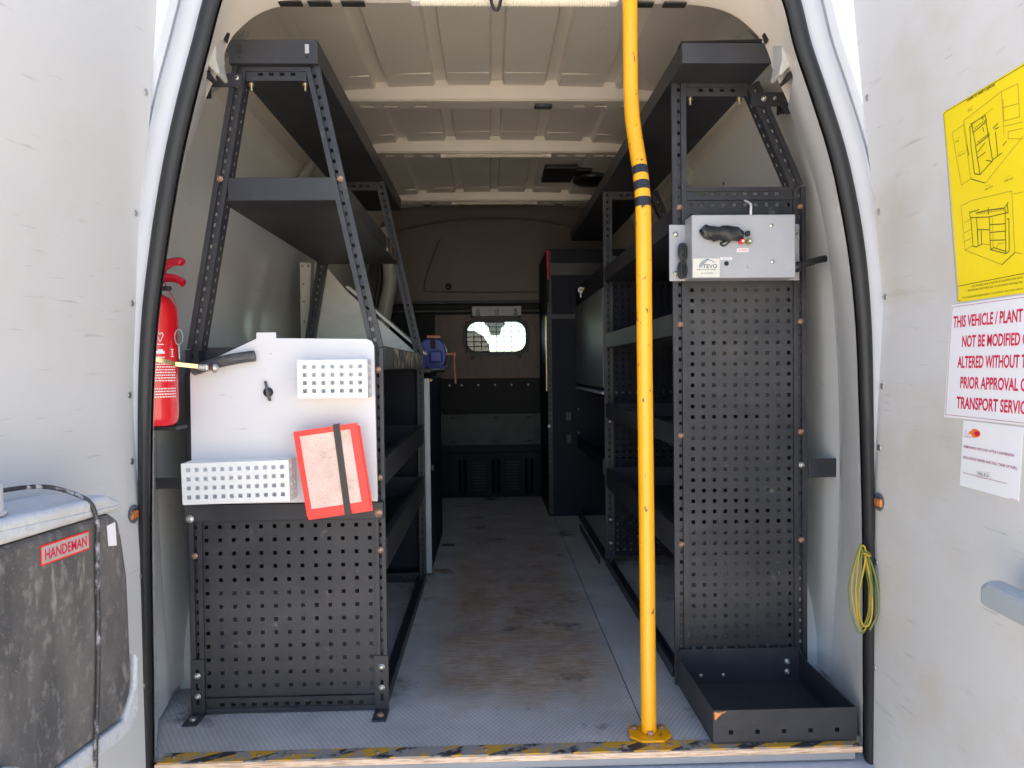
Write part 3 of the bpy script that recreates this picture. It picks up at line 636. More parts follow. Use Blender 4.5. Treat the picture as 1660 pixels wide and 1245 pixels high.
b = MB(); b.box((-.885, .214, .565), (-.775, .218, .592)); b.build('wall_bracket', 'rack', LX, bevel=.001)

# ---- right rack
RX = thing('shelving_rack', 'tall charcoal rack on the right with a perforated end panel', 'shelving', (.63, .33, 0))
YF2, YK2 = .33, 1.52
for y in (YF2, YK2):
    post(RX, (.475, y, 0), (.475, y, 1.597), .038, 1, pitch=.0285)
    post(RX, (.796, y, 0), (.796, y, 1.325), .034, -1, pitch=.0285)
    post(RX, (.790, y, 1.325), (.672, y, 1.597), .036, -1, pitch=.0285)
    bar(RX, .495, .658, y+.001, 1.580, .034, pitch=.0285); bar(RX, .495, .778, y+.001, 1.308, .034, pitch=.0285)
    hx = rng_(.508, .767, 10); hz = rng_(.069, 1.279, 44 if y < 1 else 44)
    MB().plate(.4955, .7785, .045, 1.2905, hx, hz, .0098, .0098, .002, lambda u, v, w_: (u, y+.006+w_, v)).build('perforated_panel', 'rack' if y < 1 else 'rack_dark', RX)  # same coat on both panels; the far one has shade put into its colour
tp = tray(RX, .450, .672, .208, 2.74, 1.598, 1.648, m='rack', lipside=-1)
b = MB(); b.prism([(.447, .196, 1.648), (.680, .196, 1.654), (.680, .206, 1.651), (.447, .206, 1.645)], (0, .03, 0)); b.build('top_flange', 'rack', tp)
box('end_lip', (.450, .200, 1.596), (.672, .2072, 1.6455), 'rack', tp, .001)
for z0, z1 in ((1.215, 1.272), (.935, .993), (.640, .697), (.345, .425)):
    tray(RX, .4585, .80, .345, 1.512, z0, z1, lipside=-1)
box('base_rail', (.457, .375, .003), (.495, 1.515, .010), 'rack', RX, .001); box('base_rail', (.457, .375, .010), (.461, 1.515, .034), 'rack', RX, .001); box('base_rail', (.484, .375, .010), (.488, 1.515, .030), 'rack', RX, .001)
for x, zz in ((.474, (1.272, .963, .668, .378)), (.797, (1.272, .968, .674, .384))):
    for z in zz: stud('cap', RX, (x, YF2-.0005, z), .0068, 'Y', 'rust')
stud('cap', RX, (.799, YF2-.0005, .585), .007, 'Y', 'zinc'); stud('cap', RX, (.70, YF2-.0035, 1.556), .007, 'Y', 'zinc')
for z in (1.262, .945, .62, .20, .10, .42): stud('cap', RX, (.478, YK2-.0005, z), .006, 'Y', 'zinc')
for x in (.509, .640): MB().lathe([(.0035, -.012), (.0035, 0), (.008, 0), (.008, .006), (.006, .007), (.006, .012)], (x, .346, 1.557), 10, 'Z').build('nut', 'brass', RX, True)
b = MB(); b.box((.665, .3255, 1.535), (.762, .329, 1.572)); b.box((.7625, .3255, 1.535), (.766, .40, 1.572)); b.prism([(.7625, .3255, 1.535), (.7625, .3255, 1.513), (.7425, .3255, 1.535)], (0, .0035, 0)); b.box((.766, .397, 1.54), (.825, .40, 1.572)); b.build('wall_bracket', 'rack', RX); stud('cap', RX, (.728, .3255, 1.556), .004, 'Y', 'zinc')
b = MB(); b.box((.815, .322, .552), (.898, .326, .602)); b.box((.8945, .30, .552), (.898, .3219, .602)); b.build('wall_bracket', 'rack', RX, bevel=.001)

# floor tray in front of the right rack
tr = thing('floor_tray', 'open black steel tray on the floor before the right rack', 'tray', (.62, .16, .004))
x0, x1, y0, y1, z0, z1 = .46, .786, .008, .318, .0045, .080
box('tray_base', (x0+.003, y0+.003, z0), (x1-.003, y1-.003, z0+.003), 'rack', tr)
MB().plate(x0, x1, z0, z1, rng_(x0+.04, x1-.045, 5), [.030], .010, .010, .003, lambda u, v, w_: (u, y0+w_, v)).build('front_side', 'rack', tr)
bk = box('back_side', (x0, y1-.003, z0), (x1, y1, z1+.02), 'rack', tr, .001)
for xa, xb in ((x0, x0+.003), (x1-.003, x1)):
    MB().prism([(xa, y0+.0032, z0), (xa, y1-.0032, z0), (xa, y1-.0032, z1+.02), (xa, y1-.03, z1+.001), (xa, y0+.0032, z1)], (xb-xa, 0, 0)).build('tray_side', 'rack', tr)
MB().prism([(x0+.001, y0-.0006, z1-.004), (x0+.03, y0-.0006, z1-.002), (x0+.016, y0-.0006, z1-.010), (x0+.004, y0-.0006, z1-.022)], (0, .0004, 0)).build('rust_spot', 'rust_latch', tr)
for z in (.035, .062): stud('cap', tr, (.752, y1-.0032, z), .0075, 'Y', 'zinc')
for x in (.52, .58): stud('rivet', tr, (x, y1-.0032, .03), .005, 'Y', 'zinc')

# ------------------------------------------------------------------ white tool board with its fixtures
wb = thing('tool_board', 'white plastic board hung on the end of the left rack', 'board', (-.53, .20, .525))
bp = [(-.752, .530), (-.757, .60), (-.756, .845), (-.752, .858), (-.596, .930), (-.5955, .945), (-.549, .945), (-.5485, .931), (-.330, .927), (-.318, .922), (-.312, .910), (-.309, .53)]
MB().prism([(x, .1915, z) for x, z in bp], (0, .011, 0)).build('panel', 'hdpe', wb, bevel=.0015)
kn = MB().lathe([(.0115, 0), (.0115, -.006), (.008, -.010), (.003, -.011)], (-.568, .191, .800), 16, 'Y').build('wing_knob', 'black', wb, True)
MB().prism([(-.571, .176, .805), (-.5745, .176, .827), (-.570, .176, .828), (-.565, .176, .806), (-.563, .176, .795), (-.559, .176, .779), (-.565, .176, .779), (-.571, .176, .797)], (0, .009, 0)).build('wing', 'hose', kn, bevel=.002)
hp = smooth_curve([(-.742, .178, .855), (-.70, .173, .868), (-.65, .172, .880), (-.595, .176, .888)], 5)
MB().tube(hp, .0135, 12).build('hose_offcut', 'hose', wb, True)

def basket(label, x0, x1, z0, z1, nx, nz, y0, tilt, ns=2):
    t = thing('perforated_basket', label, 'basket', ((x0+x1)/2, .19, z0)); yb = .1905
    mt = Matrix.Translation(((x0+x1)/2, 0, z0)) @ Matrix.Rotation(tilt, 4, 'Y') @ Matrix.Translation((-(x0+x1)/2, 0, -z0))
    mg = (x1-x0)/(nx+.6)*.8
    def pl(name, *a):
        b = MB(); b.m = mt; b.plate(*a); return b.build(name, 'white_steel', t)
    hz = rng_(z0+.017, z1-.016, nz)
    pl('front_side', x0, x1, z0, z1, rng_(x0+mg, x1-mg, nx), hz, .0095, .0095, .0022, lambda u, v, w_: (u, y0+w_, v))
    for xa in (x0, x1-.0022): pl('basket_side', y0+.0023, yb, z0, z1, rng_(y0+.018, yb-.018, ns), hz, .009, .009, .0022, lambda u, v, w_, xa=xa: (xa+w_, u, v))
    b = MB(); b.m = mt; b.box((x0+.0023, y0+.0023, z0), (x1-.0023, yb, z0+.0022)); b.build('basket_base', 'white_steel', t)
    b = MB(); b.m = mt; b.box((x0+.0023, yb-.002, z0+.0023), (x1-.0023, yb, z1)); b.build('basket_back', 'white_steel', t)
    return t
basket('small white perforated basket near the top of the white board', -.483, -.319, .786, .876, 7, 4, .132, 0)
basket('longer white perforated basket at the foot of the white board', -.752, -.503, .543, .640, 12, 4, .125, R(-1.2))

fo = thing('document_folder', 'red vinyl folder with a dusty clear front, held by a black strap', 'folder', (-.40, .14, .51))
fm = Matrix.Translation((-.405, .132, .617)) @ Matrix.Rotation(R(-7.5), 4, 'Y') @ Matrix.Rotation(R(3), 4, 'X')
fm = fm @ Matrix.Rotation(0, 4, 'Z')
W2, H2 = .0755, .102
b = MB(); b.m = fm; b.box((-W2, .003, -H2-.010), (W2+.004, .007, H2-.008)); b.build('back_cover', 'red_vinyl', fo, bevel=.001)
b = MB(); b.m = fm
o_ = [(-W2, -.002, -H2), (W2, -.002, -H2), (W2, -.002, H2), (-W2, -.002, H2)]; i_ = [(-W2+.013, -.002, -H2+.016), (W2-.019, -.002, -H2+.016), (W2-.019, -.002, H2-.013), (-W2+.013, -.002, H2-.013)]
b.strip([o_, i_, [(x, .0028, z) for x, y, z in i_], [(x, .0028, z) for x, y, z in o_], o_], True); b.build('front_cover', 'red_vinyl', fo, bevel=.0008)
b = MB(); b.m = fm; b.box((-W2+.012, -.0006, -H2+.015), (W2-.018, .0024, H2-.012)); b.build('clear_pocket', 'paper_dirty', fo)
b = MB(); b.m = fm @ Matrix.Rotation(R(1.5), 4, 'Y'); b.box((.016, -.0042, -H2-.007), (.031, -.0026, H2+.002)); b.box((.016, -.0042, H2+.002), (.031, .010, H2+.004)); b.box((.016, -.0042, -H2-.009), (.031, .010, -H2-.007)); b.build('elastic_strap', 'black', fo)

# ------------------------------------------------------------------ fire extinguisher
ex = thing('fire_extinguisher', 'red fire extinguisher strapped beside the left rack', 'extinguisher', (-.79, .115, .725))
ec = (-.811, .115)
MB().lathe([(.030, .728), (.046, .729), (.053, .738), (.0555, .752), (.0555, .985), (.052, 1.005), (.042, 1.022), (.026, 1.032), (.016, 1.036), (.016, 1.05), (.012, 1.052)], (*ec, 0), 40).build('cylinder', 'red', ex, True)
vh = MB().lathe([(.020, 1.036), (.020, 1.046), (.013, 1.05), (.013, 1.072), (.008, 1.074)], (*ec, 0), 16).build('valve', 'red_dark', ex, True)
MB().tube(smooth_curve([(-.800, .112, 1.056), (-.785, .110, 1.066), (-.765, .108, 1.068), (-.745, .106, 1.064), (-.731, .105, 1.054)], 5), .0075, 10, flat=1.6).build('carry_handle', 'red_dark', ex, True)
MB().tube(smooth_curve([(-.798, .110, 1.050), (-.788, .109, 1.074), (-.777, .108, 1.092), (-.760, .107, 1.103), (-.742, .106, 1.105), (-.731, .105, 1.101)], 5), [.011]*9+[.0095]*6+[.008]*8+[.006]*3, 10, flat=1.5).build('squeeze_lever', 'red_dark', ex, True)
MB().tube([(-.775, .10, 1.043), (-.755, .085, 1.041)], .006, 10).build('gauge_stub', 'black', ex, True)
MB().tube(smooth_curve([(-.778, .10, 1.066), (-.757, .085, 1.036), (-.737, .075, 1.004), (-.7335, .073, .97), (-.732, .075, .945)], 5), .0013, 6).build('pin_tie', 'red_dark', ex, True)
MB().tube([(-.731+.009*math.sin(t), .072, .930+.017*math.cos(t)) for t in rng_(0, 2*math.pi, 25)[:-1]], .0014, 6, closed=True).build('pin_ring', 'zinc', ex, True)
MB().tube([(-.731, .071, .912), (-.730, .071, .880)], .0016, 6).build('safety_pin', 'zinc', ex, True)
def cyl_patch(a0, a1, z0, z1, rr=.0559, n=6):
    return MB().strip([[(ec[0]+rr*math.cos(a), ec[1]+rr*math.sin(a), z) for a in rng_(R(a0), R(a1), n)] for z in (z0, z1)])
cyl_patch(-112, -78, .953, .972).build('blue_band', 'blue_print', ex)
pr = MB()
random.seed(3)
for k in range(11):
    z = .868-.0062*k-(.012 if k > 6 else 0)
    a = -62
    while a < -8:
        wd = random.uniform(2, 6); q = cyl_patch(a, min(a+wd, -7), z, z+.0026, .0560, 3); pr.add(q.v, q.f); a += wd+1.3
o = pr.build('small_print', 'print_white', ex); o['kind'] = 'stuff'
sy = MB()
for (a, z, r) in ((-48, .932, .010),):
    for p0, p1 in (((-8, .004), (0, -.012)), ((8, .004), (0, -.012)), ((-8, .004), (-4, .009)), ((8, .004), (4, .009)), ((-4, .009), (0, .004)), ((4, .009), (0, .004))):
        pts = [(ec[0]+.0562*math.cos(R(a+p0[0]+(p1[0]-p0[0])*t)), ec[1]+.0562*math.sin(R(a+p0[0]+(p1[0]-p0[0])*t)), z+p0[1]+(p1[1]-p0[1])*t) for t in (0, .5, 1)]; sy.tube(pts, .0009, 5)
for a0, a1, z0, z1 in ((-58, -38, .893, .899), (-54, -42, .899, .903), (-22, -12, .886, .888), (-22, -12, .902, .904), (-19, -15, .889, .901), (-52, -44, .873, .879), (-20, -13, .869, .872), (-56, -40, .913, .915), (-56, -38, .884, .886)):
    q = cyl_patch(a0, a1, z0, z1, .0561, 4); sy.add(q.v, q.f)
sy.build('safety_symbol', 'print_white', ex)
cyl_patch(-112, -80, .825, .850).build('white_band', 'print_white', ex)
st = MB().strip([[(ec[0]+.0572*math.cos(a), ec[1]+.0572*math.sin(a), z-.0145*(a+math.pi*.5)/1.2) for a in rng_(-math.pi*.75, -.12, 24)] for z in (.882, .892)])
st.build('strap', 'brass', ex)
MB().strip([[(-.7545, .107, z-.0145*1.2), (-.705, .125, z-.024), (-.682, .150, z-.029)] for z in (.882, .892)]).build('strap', 'brass', ex)
MB().box((-.708, .115, .854), (-.684, .128, .869)).build('strap_clip', 'zinc', ex, bevel=.004)
MB().lathe([(.011, -.004), (.013, 0), (.009, .006), (.002, .008)], (-.676, .14, .860), 14, 'X').build('strap_clip', 'zinc', ex, True)
MB().prism([(-.79, .176, .717), (-.79, .176, .98), (-.85, .176, .98), (-.85, .176, .717)], (0, .004, 0)).build('back_plate', 'rubber', ex)
box('shelf_foot', (-.86, .115, .716), (-.757, .176, .7265), 'rubber', ex, .003)

# ------------------------------------------------------------------ control box on the right rack
cb = thing('control_box', 'light grey steel electrical box bolted to the right rack', 'control box', (.61, .30, 1.08))
box('mounting_plate', (.444, .319, 1.076), (.790, .3225, 1.224), 'grey_steel', cb, .003)
box('case', (.4855, .252, 1.075), (.752, .3188, 1.236), 'grey_steel', cb, .0035, 3)
for x, z in ((.460, 1.198), (.460, 1.095), (.778, 1.202), (.778, 1.105)): stud('cap', cb, (x, .319, z), .007, 'Y', 'zinc')
for x, z in ((.690, 1.208), (.692, 1.116), (.628, 1.101)): stud('rivet', cb, (x, .2518, z), .005 if x > .65 else .0025, 'Y', 'zinc')
yb = .2518
lab = box('maker_label', (.4875, yb-.0006, 1.0775), (.556, yb, 1.125), 'label_cream', cb)
text('lettering', 'TEVO', (.5125, yb-.0006, 1.1005), (1, 0, 0), (0, 0, 1), .037, .0105, 'ink_grey', lab, .01)
text('lettering', 'MOBILE STORAGE SYSTEMS', (.498, yb-.0006, 1.0955), (1, 0, 0), (0, 0, 1), .048, .0028, 'ink_grey', lab, .01)
text('lettering', 'TEL 01628 528034', (.507, yb-.0006, 1.0865), (1, 0, 0), (0, 0, 1), .033, .0028, 'ink_grey', lab, .01)
for k, (r0, c_) in enumerate(((.0165, 'ink_blue'), (.0195, 'ink_grey'), (.0225, 'ink_blue'))):
    cx = .5265
    MB().strip([[(cx+rr*math.cos(a)*1.05, yb-.0010, 1.1015+rr*math.sin(a)) for a in rng_(R(105-10*k), R(178), 10)] for rr in (r0, r0-.0018)]).build('logo_arc', c_, lab)
MB().strip([[(.5265+rr*math.cos(a)*1.05, yb-.0011, 1.1015+rr*math.sin(a)) for a in rng_(R(38), R(100), 10)] for rr in (.0205, .0190)]).build('logo_arc', 'ink_blue', lab)
s2 = box('socket_label', (.5578, yb-.0006, 1.1215), (.588, yb, 1.1275), 'print_white', cb); text('lettering', 'PP AUX', (.565, yb-.0006, 1.1229), (1, 0, 0), (0, 0, 1), .017, .0032, 'ink_grey', s2)
MB().lathe([(.006, 0), (.006, -.0012), (.0055, -.0012), (.0055, -.0002)], (.5735, yb, 1.112), 16, 'Y').build('socket_hole', 'dark_hole', cb)
s3 = box('feed_label', (.6005, yb-.0006, 1.1405), (.630, yb, 1.1505), 'print_white', cb); text('lettering', '12V FEED', (.603, yb-.0006, 1.1430), (1, 0, 0), (0, 0, 1), .0245, .0052, 'ink_red', s3)
for x, m_ in ((.611, 'red_vinyl'), (.629, 'wire_green')):
    MB().lathe([(.0072, 0), (.0072, -.012), (.0055, -.014), (.0032, -.014), (.003, -.009)], (x, yb, 1.1665), 14, 'Y').build('terminal', m_, cb, True)
    MB().lathe([(.0034, -.010), (.0034, -.0145), (.001, -.0147)], (x+.001, yb, 1.1665), 8, 'Y').build('terminal_cap', 'print_white' if m_ != 'wire_green' else 'label_cream', cb)
# crumpled black cover strapped to the front
cv = MB(); rows = []
random.seed(11)
prof_c = [(.505, .004), (.511, .013), (.517, .016), (.526, .019), (.537, .020), (.55, .018), (.562, .019), (.575, .0185), (.588, .0195), (.599, .017), (.606, .012), (.612, .011)]
for i, (x, hh) in enumerate(prof_c):
    ring_ = []
    for k in range(12):
        a = 2*math.pi*k/12; j = 1+random.uniform(-.22, .22)
        ring_.append((x+random.uniform(-.002, .002), yb-.012-.011*math.sin(a)*j, 1.192-.0003*i*3+hh*math.cos(a)*j))
    rows.append(ring_)
cv.strip(rows, True).build('cable_cover', 'black_tape', cb, True)
MB().tube(smooth_curve([(.60, yb-.008, 1.189), (.585, yb-.006, 1.176), (.565, yb-.004, 1.166), (.558, yb-.004, 1.1615), (.567, yb-.004, 1.156), (.58, yb-.005, 1.166), (.602, yb-.008, 1.183)], 5), .003, 6, flat=.4).build('tie_strap', 'black', cb)
for x in (.610, .626): MB().box((x-.006, yb-.012, 1.180), (x+.006, yb, 1.193)).build('strap_buckle', 'black', cb, bevel=.003)
MB().tube(smooth_curve([(.640, .262, 1.236), (.642, .266, 1.25), (.648, .285, 1.27), (.65, .335, 1.29)], 4), .003, 8).build('aerial_lead', 'print_white', cb, True)
random.seed(5)
for zc in (1.150, 1.103):
    b = MB()
    for k in range(7):
        dx = random.uniform(-.004, .004); dy = random.uniform(-.006, .006)
        b.tube([(.474+dx+.007*math.sin(t), .300+dy, zc+.021*math.cos(t)) for t in rng_(0, 2*math.pi, 21)[:-1]], .0022, 6, closed=True)
    b.build('cable_bundle', 'black', cb, True)['kind'] = 'stuff'
MB().tube(smooth_curve([(.750, .300, 1.103), (.765, .29, 1.106), (.785, .285, 1.110)], 4), [.013, .0145, .014, .013, .014, .0145, .013, .012, .010], 10).build('cable_gland', 'black_tape', cb, True)
MB().tube(smooth_curve([(.782, .285, 1.112), (.80, .283, 1.117), (.825, .285, 1.124), (.845, .29, 1.128)], 5), [.0085+.0012*(k % 2) for k in range(16)], 10).build('conduit', 'black', cb, True)

# ------------------------------------------------------------------ yellow grab pole
gp = thing('grab_pole', 'bright yellow steel grab pole with three black tape bands', 'pole', (.326, .05, .004))
pts = [(.326, .062, .012), (.325, .062, .4), (.323, .062, .8), (.3225, .062, 1.15)] + smooth_curve([(.3225, .063, 1.20), (.322, .070, 1.25), (.320, .088, 1.31), (.317, .118, 1.38), (.315, .140, 1.435), (.3145, .152, 1.48), (.3142, .158, 1.52)], 5) + [(.3142, .16, 1.6), (.3142, .16, 1.80)]
MB().tube(pts, .0178, 28).build('tube', 'yellow', gp, True)
for z, hh in ((1.300, .010), (1.263, .0105), (1.225, .0105)):
    def px(zz):
        for (a, b_) in zip(pts, pts[1:]):
            if a[2] <= zz <= b_[2]:
                t = (zz-a[2])/(b_[2]-a[2]); return tuple(Vector(a).lerp(Vector(b_), t))
    MB().tube([px(z-hh), px(z), px(z+hh)], .01815, 28).build('tape_band', 'black_tape', gp, True)
fp = MB().prism([(.283, .094, .0045), (.278, .042, .0045), (.302, .018, .0045), (.352, .018, .0045), (.375, .042, .0045), (.369, .094, .0045)], (0, 0, .006)).build('foot_plate', 'yellow', gp, bevel=.0015)
for x, y in ((.294, .078), (.357, .078)): stud('cap', gp, (x, y, .0105), .008, 'Z', 'rust', 1)
box('drain_slot', (.319, .040, .011), (.333, .0475, .020), 'rust', gp, .001)

# ------------------------------------------------------------------ things further inside
# galvanised sheet on the bench
gs = thing('metal_sheet', 'pale galvanised sheet with a sloping edge standing on the left bench', 'metal sheet', (-.54, 1.39, .915))
MB().prism([(-.735, 1.392, .915), (-.735, 1.392, 1.285), (-.69, 1.392, 1.275), (-.60, 1.392, 1.165), (-.29, 1.392, .885), (-.29, 1.392, .915)][:4]+[(-.325, 1.392, .915)], (0, .003, 0)).build('sheet', 'galv', gs)
MB().prism([(-.79, 1.388, .915), (-.79, 1.388, 1.288), (-.745, 1.388, 1.284), (-.7645, 1.388, .915)], (0, .003, 0)).build('edge_strip', 'galv', gs)
for x, z in ((-.78, 1.272), (-.757, 1.272), (-.778, 1.20), (-.777, 1.13), (-.776, 1.05)): stud('rivet', gs, (x, 1.388, z), .005, 'Y', 'rust', -1, 'rivet')
fl = [(-.612, 1.1885), (-.300, .9135)]
MB().prism([(fl[0][0], 1.396, fl[0][1]), (fl[1][0], 1.396, fl[1][1]), (fl[1][0]+.014, 1.396, fl[1][1]), (fl[0][0]+.012, 1.396, fl[0][1]+.006)], (0, .14, 0)).build('angle_trim', 'galv', gs, bevel=.001)
0 and MB().prism([(fl[0][0]+.014, 1.43, fl[0][1]+.012), (fl[1][0]+.024, 1.43, fl[1][1]+.006), (fl[1][0]+.032, 1.43, fl[1][1]+.008), (fl[0][0]+.022, 1.43, fl[0][1]+.018)], (0, .13, 0)).build('angle_trim', 'alu', gs, bevel=.001)
# workbench cupboard
wk = thing('workbench', 'dark workbench cupboard behind the left rack with a light grey door edge', 'workbench', (-.55, 1.75, 0))
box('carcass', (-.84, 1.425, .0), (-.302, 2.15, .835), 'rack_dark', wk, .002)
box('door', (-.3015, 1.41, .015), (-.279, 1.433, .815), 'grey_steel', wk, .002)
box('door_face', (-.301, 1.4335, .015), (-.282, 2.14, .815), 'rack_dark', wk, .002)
MB().box((-.281, 1.46, .428), (-.268, 1.478, .455)).build('catch', 'black', wk, bevel=.003)
box('worktop', (-.85, 1.40, .836), (-.270, 2.30, .858), 'black', wk, .008, 3)
MB().prism([(-.2785, 1.43, .80), (-.2765, 1.43, .80), (-.268, 1.43, .808), (-.268, 1.43, .811), (-.2785, 1.43, .811)], (0, .018, 0)).build('yellow_tag', 'wire_yellow', wk)
box('floor_hinge', (-.275, 1.475, .001), (-.212, 1.515, .004), 'rust', wk, .001)
box('floor_hinge', (-.272, 1.93, .001), (-.212, 1.97, .004), 'hose', wk, .001)
# vice
vc = thing('bench_vice', 'blue bench vice on the dark workbench', 'vice', (-.31, 2.08, .858))
b = MB(); pv = smooth_curve([(-.378, .862), (-.384, .90), (-.380, .955), (-.362, .99), (-.335, 1.003), (-.29, 1.003), (-.262, .985), (-.247, .945), (-.247, .905), (-.262, .866), (-.30, .859), (-.378, .859)], 4)
b.prism([(p[0], 2.02, p[1]) for p in [(q[0], q[1]) for q in pv][:-1]], (0, .10, 0)); b.build('body', 'vice', vc, True, .006)
b = MB(); b.prism([(-.375, 2.005, .865), (-.37, 2.005, .97), (-.352, 2.005, .965), (-.345, 2.005, .92), (-.334, 2.005, .87), (-.334, 2.005, .862)], (0, .016, 0)); b.build('cast_web', 'vice', vc, bevel=.004)
box('slide', (-.322, 1.97, .886), (-.262, 2.02, .94), 'vice', vc, .006)
box('jaw', (-.338, 2.0, 1.003), (-.272, 2.05, 1.018), 'copper', vc, .003)
box('jaw_slot', (-.320, 2.003, .955), (-.297, 2.0185, 1.003), 'dark_hole', vc, .004)
MB().tube([(-.25, 2.04, .925), (-.198, 2.04, .925)], .0095, 12).build('spindle', 'copper', vc, True)
MB().tube([(-.207, 2.03, .935), (-.205, 2.03, .86), (-.201, 2.03, .780)], [.005, .005, .006], 10).build('handle_rod', 'copper', vc, True)
box('base', (-.40, 1.99, .8585), (-.25, 2.14, .868), 'vice', vc, .003)
# cupboard on the right with a drop-down door
cu = thing('tool_cupboard', 'dark cupboard behind the right rack with a grey drop-down door', 'cupboard', (.65, 2.12, .35))
box('carcass', (.468, 1.556, .748), (.84, 2.586, 1.20), 'rack_dark', cu, .002)
box('drop_door', (.456, 1.566, .765), (.4665, 2.578, 1.196), 'cupboard', cu, .002)
box('top_case', (.462, 1.556, 1.2015), (.84, 2.586, 1.30), 'rack_dark', cu, .002)
box('door_ledge', (.450, 1.560, .735), (.84, 2.584, .747), 'grey_steel', cu, .003)
for z in (.28, .66): pass
tray(cu, .462, .84, 1.60, 2.58, .40, .455, m='rack_dark', lipside=-1)
box('lip_plate', (.452, 1.552, .39), (.500, 1.557, .458), 'rack', cu, .001)
box('skirting', (.462, 1.60, .0), (.468, 2.56, .05), 'rack', cu, .001)
box('floor_angle', (.43, 1.56, .0), (.436, 2.25, .03), 'rack', cu, .001)
for z in (.62, .49): stud('cap', cu, (.462, 2.5, z), .007, 'X', 'zinc')
MB().lathe([(.012, 0), (.012, -.008), (.006, -.009)], (.456, 2.25, 1.15), 12, 'X').build('lock', 'black', cu, True)
k_ = MB().lathe([(.016, -.0015), (.016, .0015), (.006, .0015), (.006, -.0015)], (.452, 2.28, 1.262), 14, 'Y').build('key', 'print_white', cu)
MB().box((.447, 2.2785, 1.222), (.455, 2.2815, 1.248)).build('key_blade', 'print_white', k_)
stud('cap', cu, (.4618, 2.22, 1.262), .009, 'X', 'brass')
# tall locker at the far end
tl = thing('tall_locker', 'tall dark locker against the bulkhead on the right', 'locker', (.56, 2.9, 0))
box('carcass', (.298, 2.602, .004), (.84, 3.262, 1.53), 'rack_dark', tl, .003)
for z0, z1 in ((1.38, 1.45), (1.13, 1.16)): box('front_rail', (.315, 2.594, z0), (.84, 2.601, z1), 'rack', tl, .002)
box('front_panel', (.335, 2.5945, 1.17), (.43, 2.601, 1.37), 'rack_dark', tl, .002)
MB().plate(.300, .322, .02, 1.52, [.311], rng_(.06, 1.48, 42), .006, .014, .003, lambda u, v, w_: (u, 2.597+w_, v)).build('slotted_edge', 'rack', tl)
box('side_strip', (.2925, 2.64, .72), (.2972, 2.70, 1.15), 'brass', tl, .001)
for z in (.55, .42): box('hinge', (.40, 2.592, z), (.43, 2.6012, z+.05), 'rack', tl, .003)
stud('cap', tl, (.303, 2.596, .52), .009, 'Y', 'zinc')
ub = thing('red_rod', 'slim dark red rod at the top corner of the tall locker', 'rod', (.304, 2.585, 1.36))
MB().tube([(.304, 2.585, 1.355), (.3035, 2.585, 1.43), (.303, 2.585, 1.52)], [.006, .0085, .009], 10).build('shaft', 'red_dark', ub, True)
MB().tube([(.304, 2.585, 1.22), (.304, 2.585, 1.356)], .004, 8).build('tip', 'black', ub, True)
# coat hooks above the window
hk = thing('hook_rail', 'grey rail with three coat hooks above the bulkhead window', 'hook rail', (.015, 3.235, 1.20))
MB().prism([(-.146, 3.228, 1.20), (-.146, 3.228, 1.262), (.178, 3.228, 1.262), (.178, 3.228, 1.20), (.15, 3.228, 1.196), (-.12, 3.228, 1.196)], (0, .008, 0)).build('plate', 'mid_grey', hk, bevel=.003)
for x in (-.105, .018, .138): MB().tube([(x, 3.226, 1.236), (x, 3.212, 1.216), (x, 3.200, 1.20)], [.010, .011, .013], 10).build('hook', 'grey_steel', hk, True)
# black vent unit under the roof
rv = thing('roof_fitting', 'black square plate and round disc fixed under the roof', 'fitting', (.42, 2.48, 1.9))
box('bracket', (.27, 2.30, 1.905), (.44, 2.60, 1.925), 'black', rv, .004); box('arm', (.44, 2.36, 1.908), (.53, 2.47, 1.928), 'black', rv, .004)
MB().lathe([(.02, 1.885), (.10, 1.886), (.112, 1.894), (.114, 1.905), (.105, 1.918), (.08, 1.924)], (.555, 2.53, 0), 24).build('disc', 'black', rv, True)
# hanging loop of cable at the door header
cl = thing('cable_loop', 'black cable loop hanging from the rear door header', 'cable', (-.005, .17, 1.74))
MB().tube(smooth_curve([(-.012, .17, 1.78), (-.018, .168, 1.74), (-.014, .165, 1.715), (-.006, .163, 1.706), (.001, .165, 1.714), (.007, .168, 1.74), (.014, .17, 1.78)], 6), .0042, 10).build('loop', 'black', cl, True)
# earth wire coil on the right
wc_ = thing('wire_coil', 'coiled green and yellow earth wire hanging beside the right door seal', 'wire', (.79, -.03, .25))
random.seed(9)
for k in range(6):
    c = (.781+random.uniform(-.003, .003), -.030+.004*k-.012, .360+random.uniform(-.006, .006)); a_, b_ = .014+.0018*k, .078+.004*k
    q = [(c[0]+a_*math.sin(t)*(1-.55*max(0, math.cos(t))), c[1]+.006*math.sin(t*2+k), c[2]+b_*math.cos(t)) for t in rng_(0, 2*math.pi, 41)[:-1]]
    MB().tube(q, .0018, 7, closed=True).build('strand', 'wire_yellow' if k % 2 == 0 else 'wire_green', wc_, True)
MB().tube(smooth_curve([(.788, -.03, .440), (.800, -.034, .41), (.812, -.034, .36), (.812, -.034, .31), (.796, -.03, .268)], 6), .0022, 7).build('strand', 'wire_green', wc_, True)
MB().tube([(.787+.009*math.cos(t), -.030+.010*math.sin(t), .436+.003*math.sin(2*t)) for t in rng_(0, 2*math.pi, 17)[:-1]], .0024, 7, closed=True).build('knot', 'wire_yellow', wc_, True)

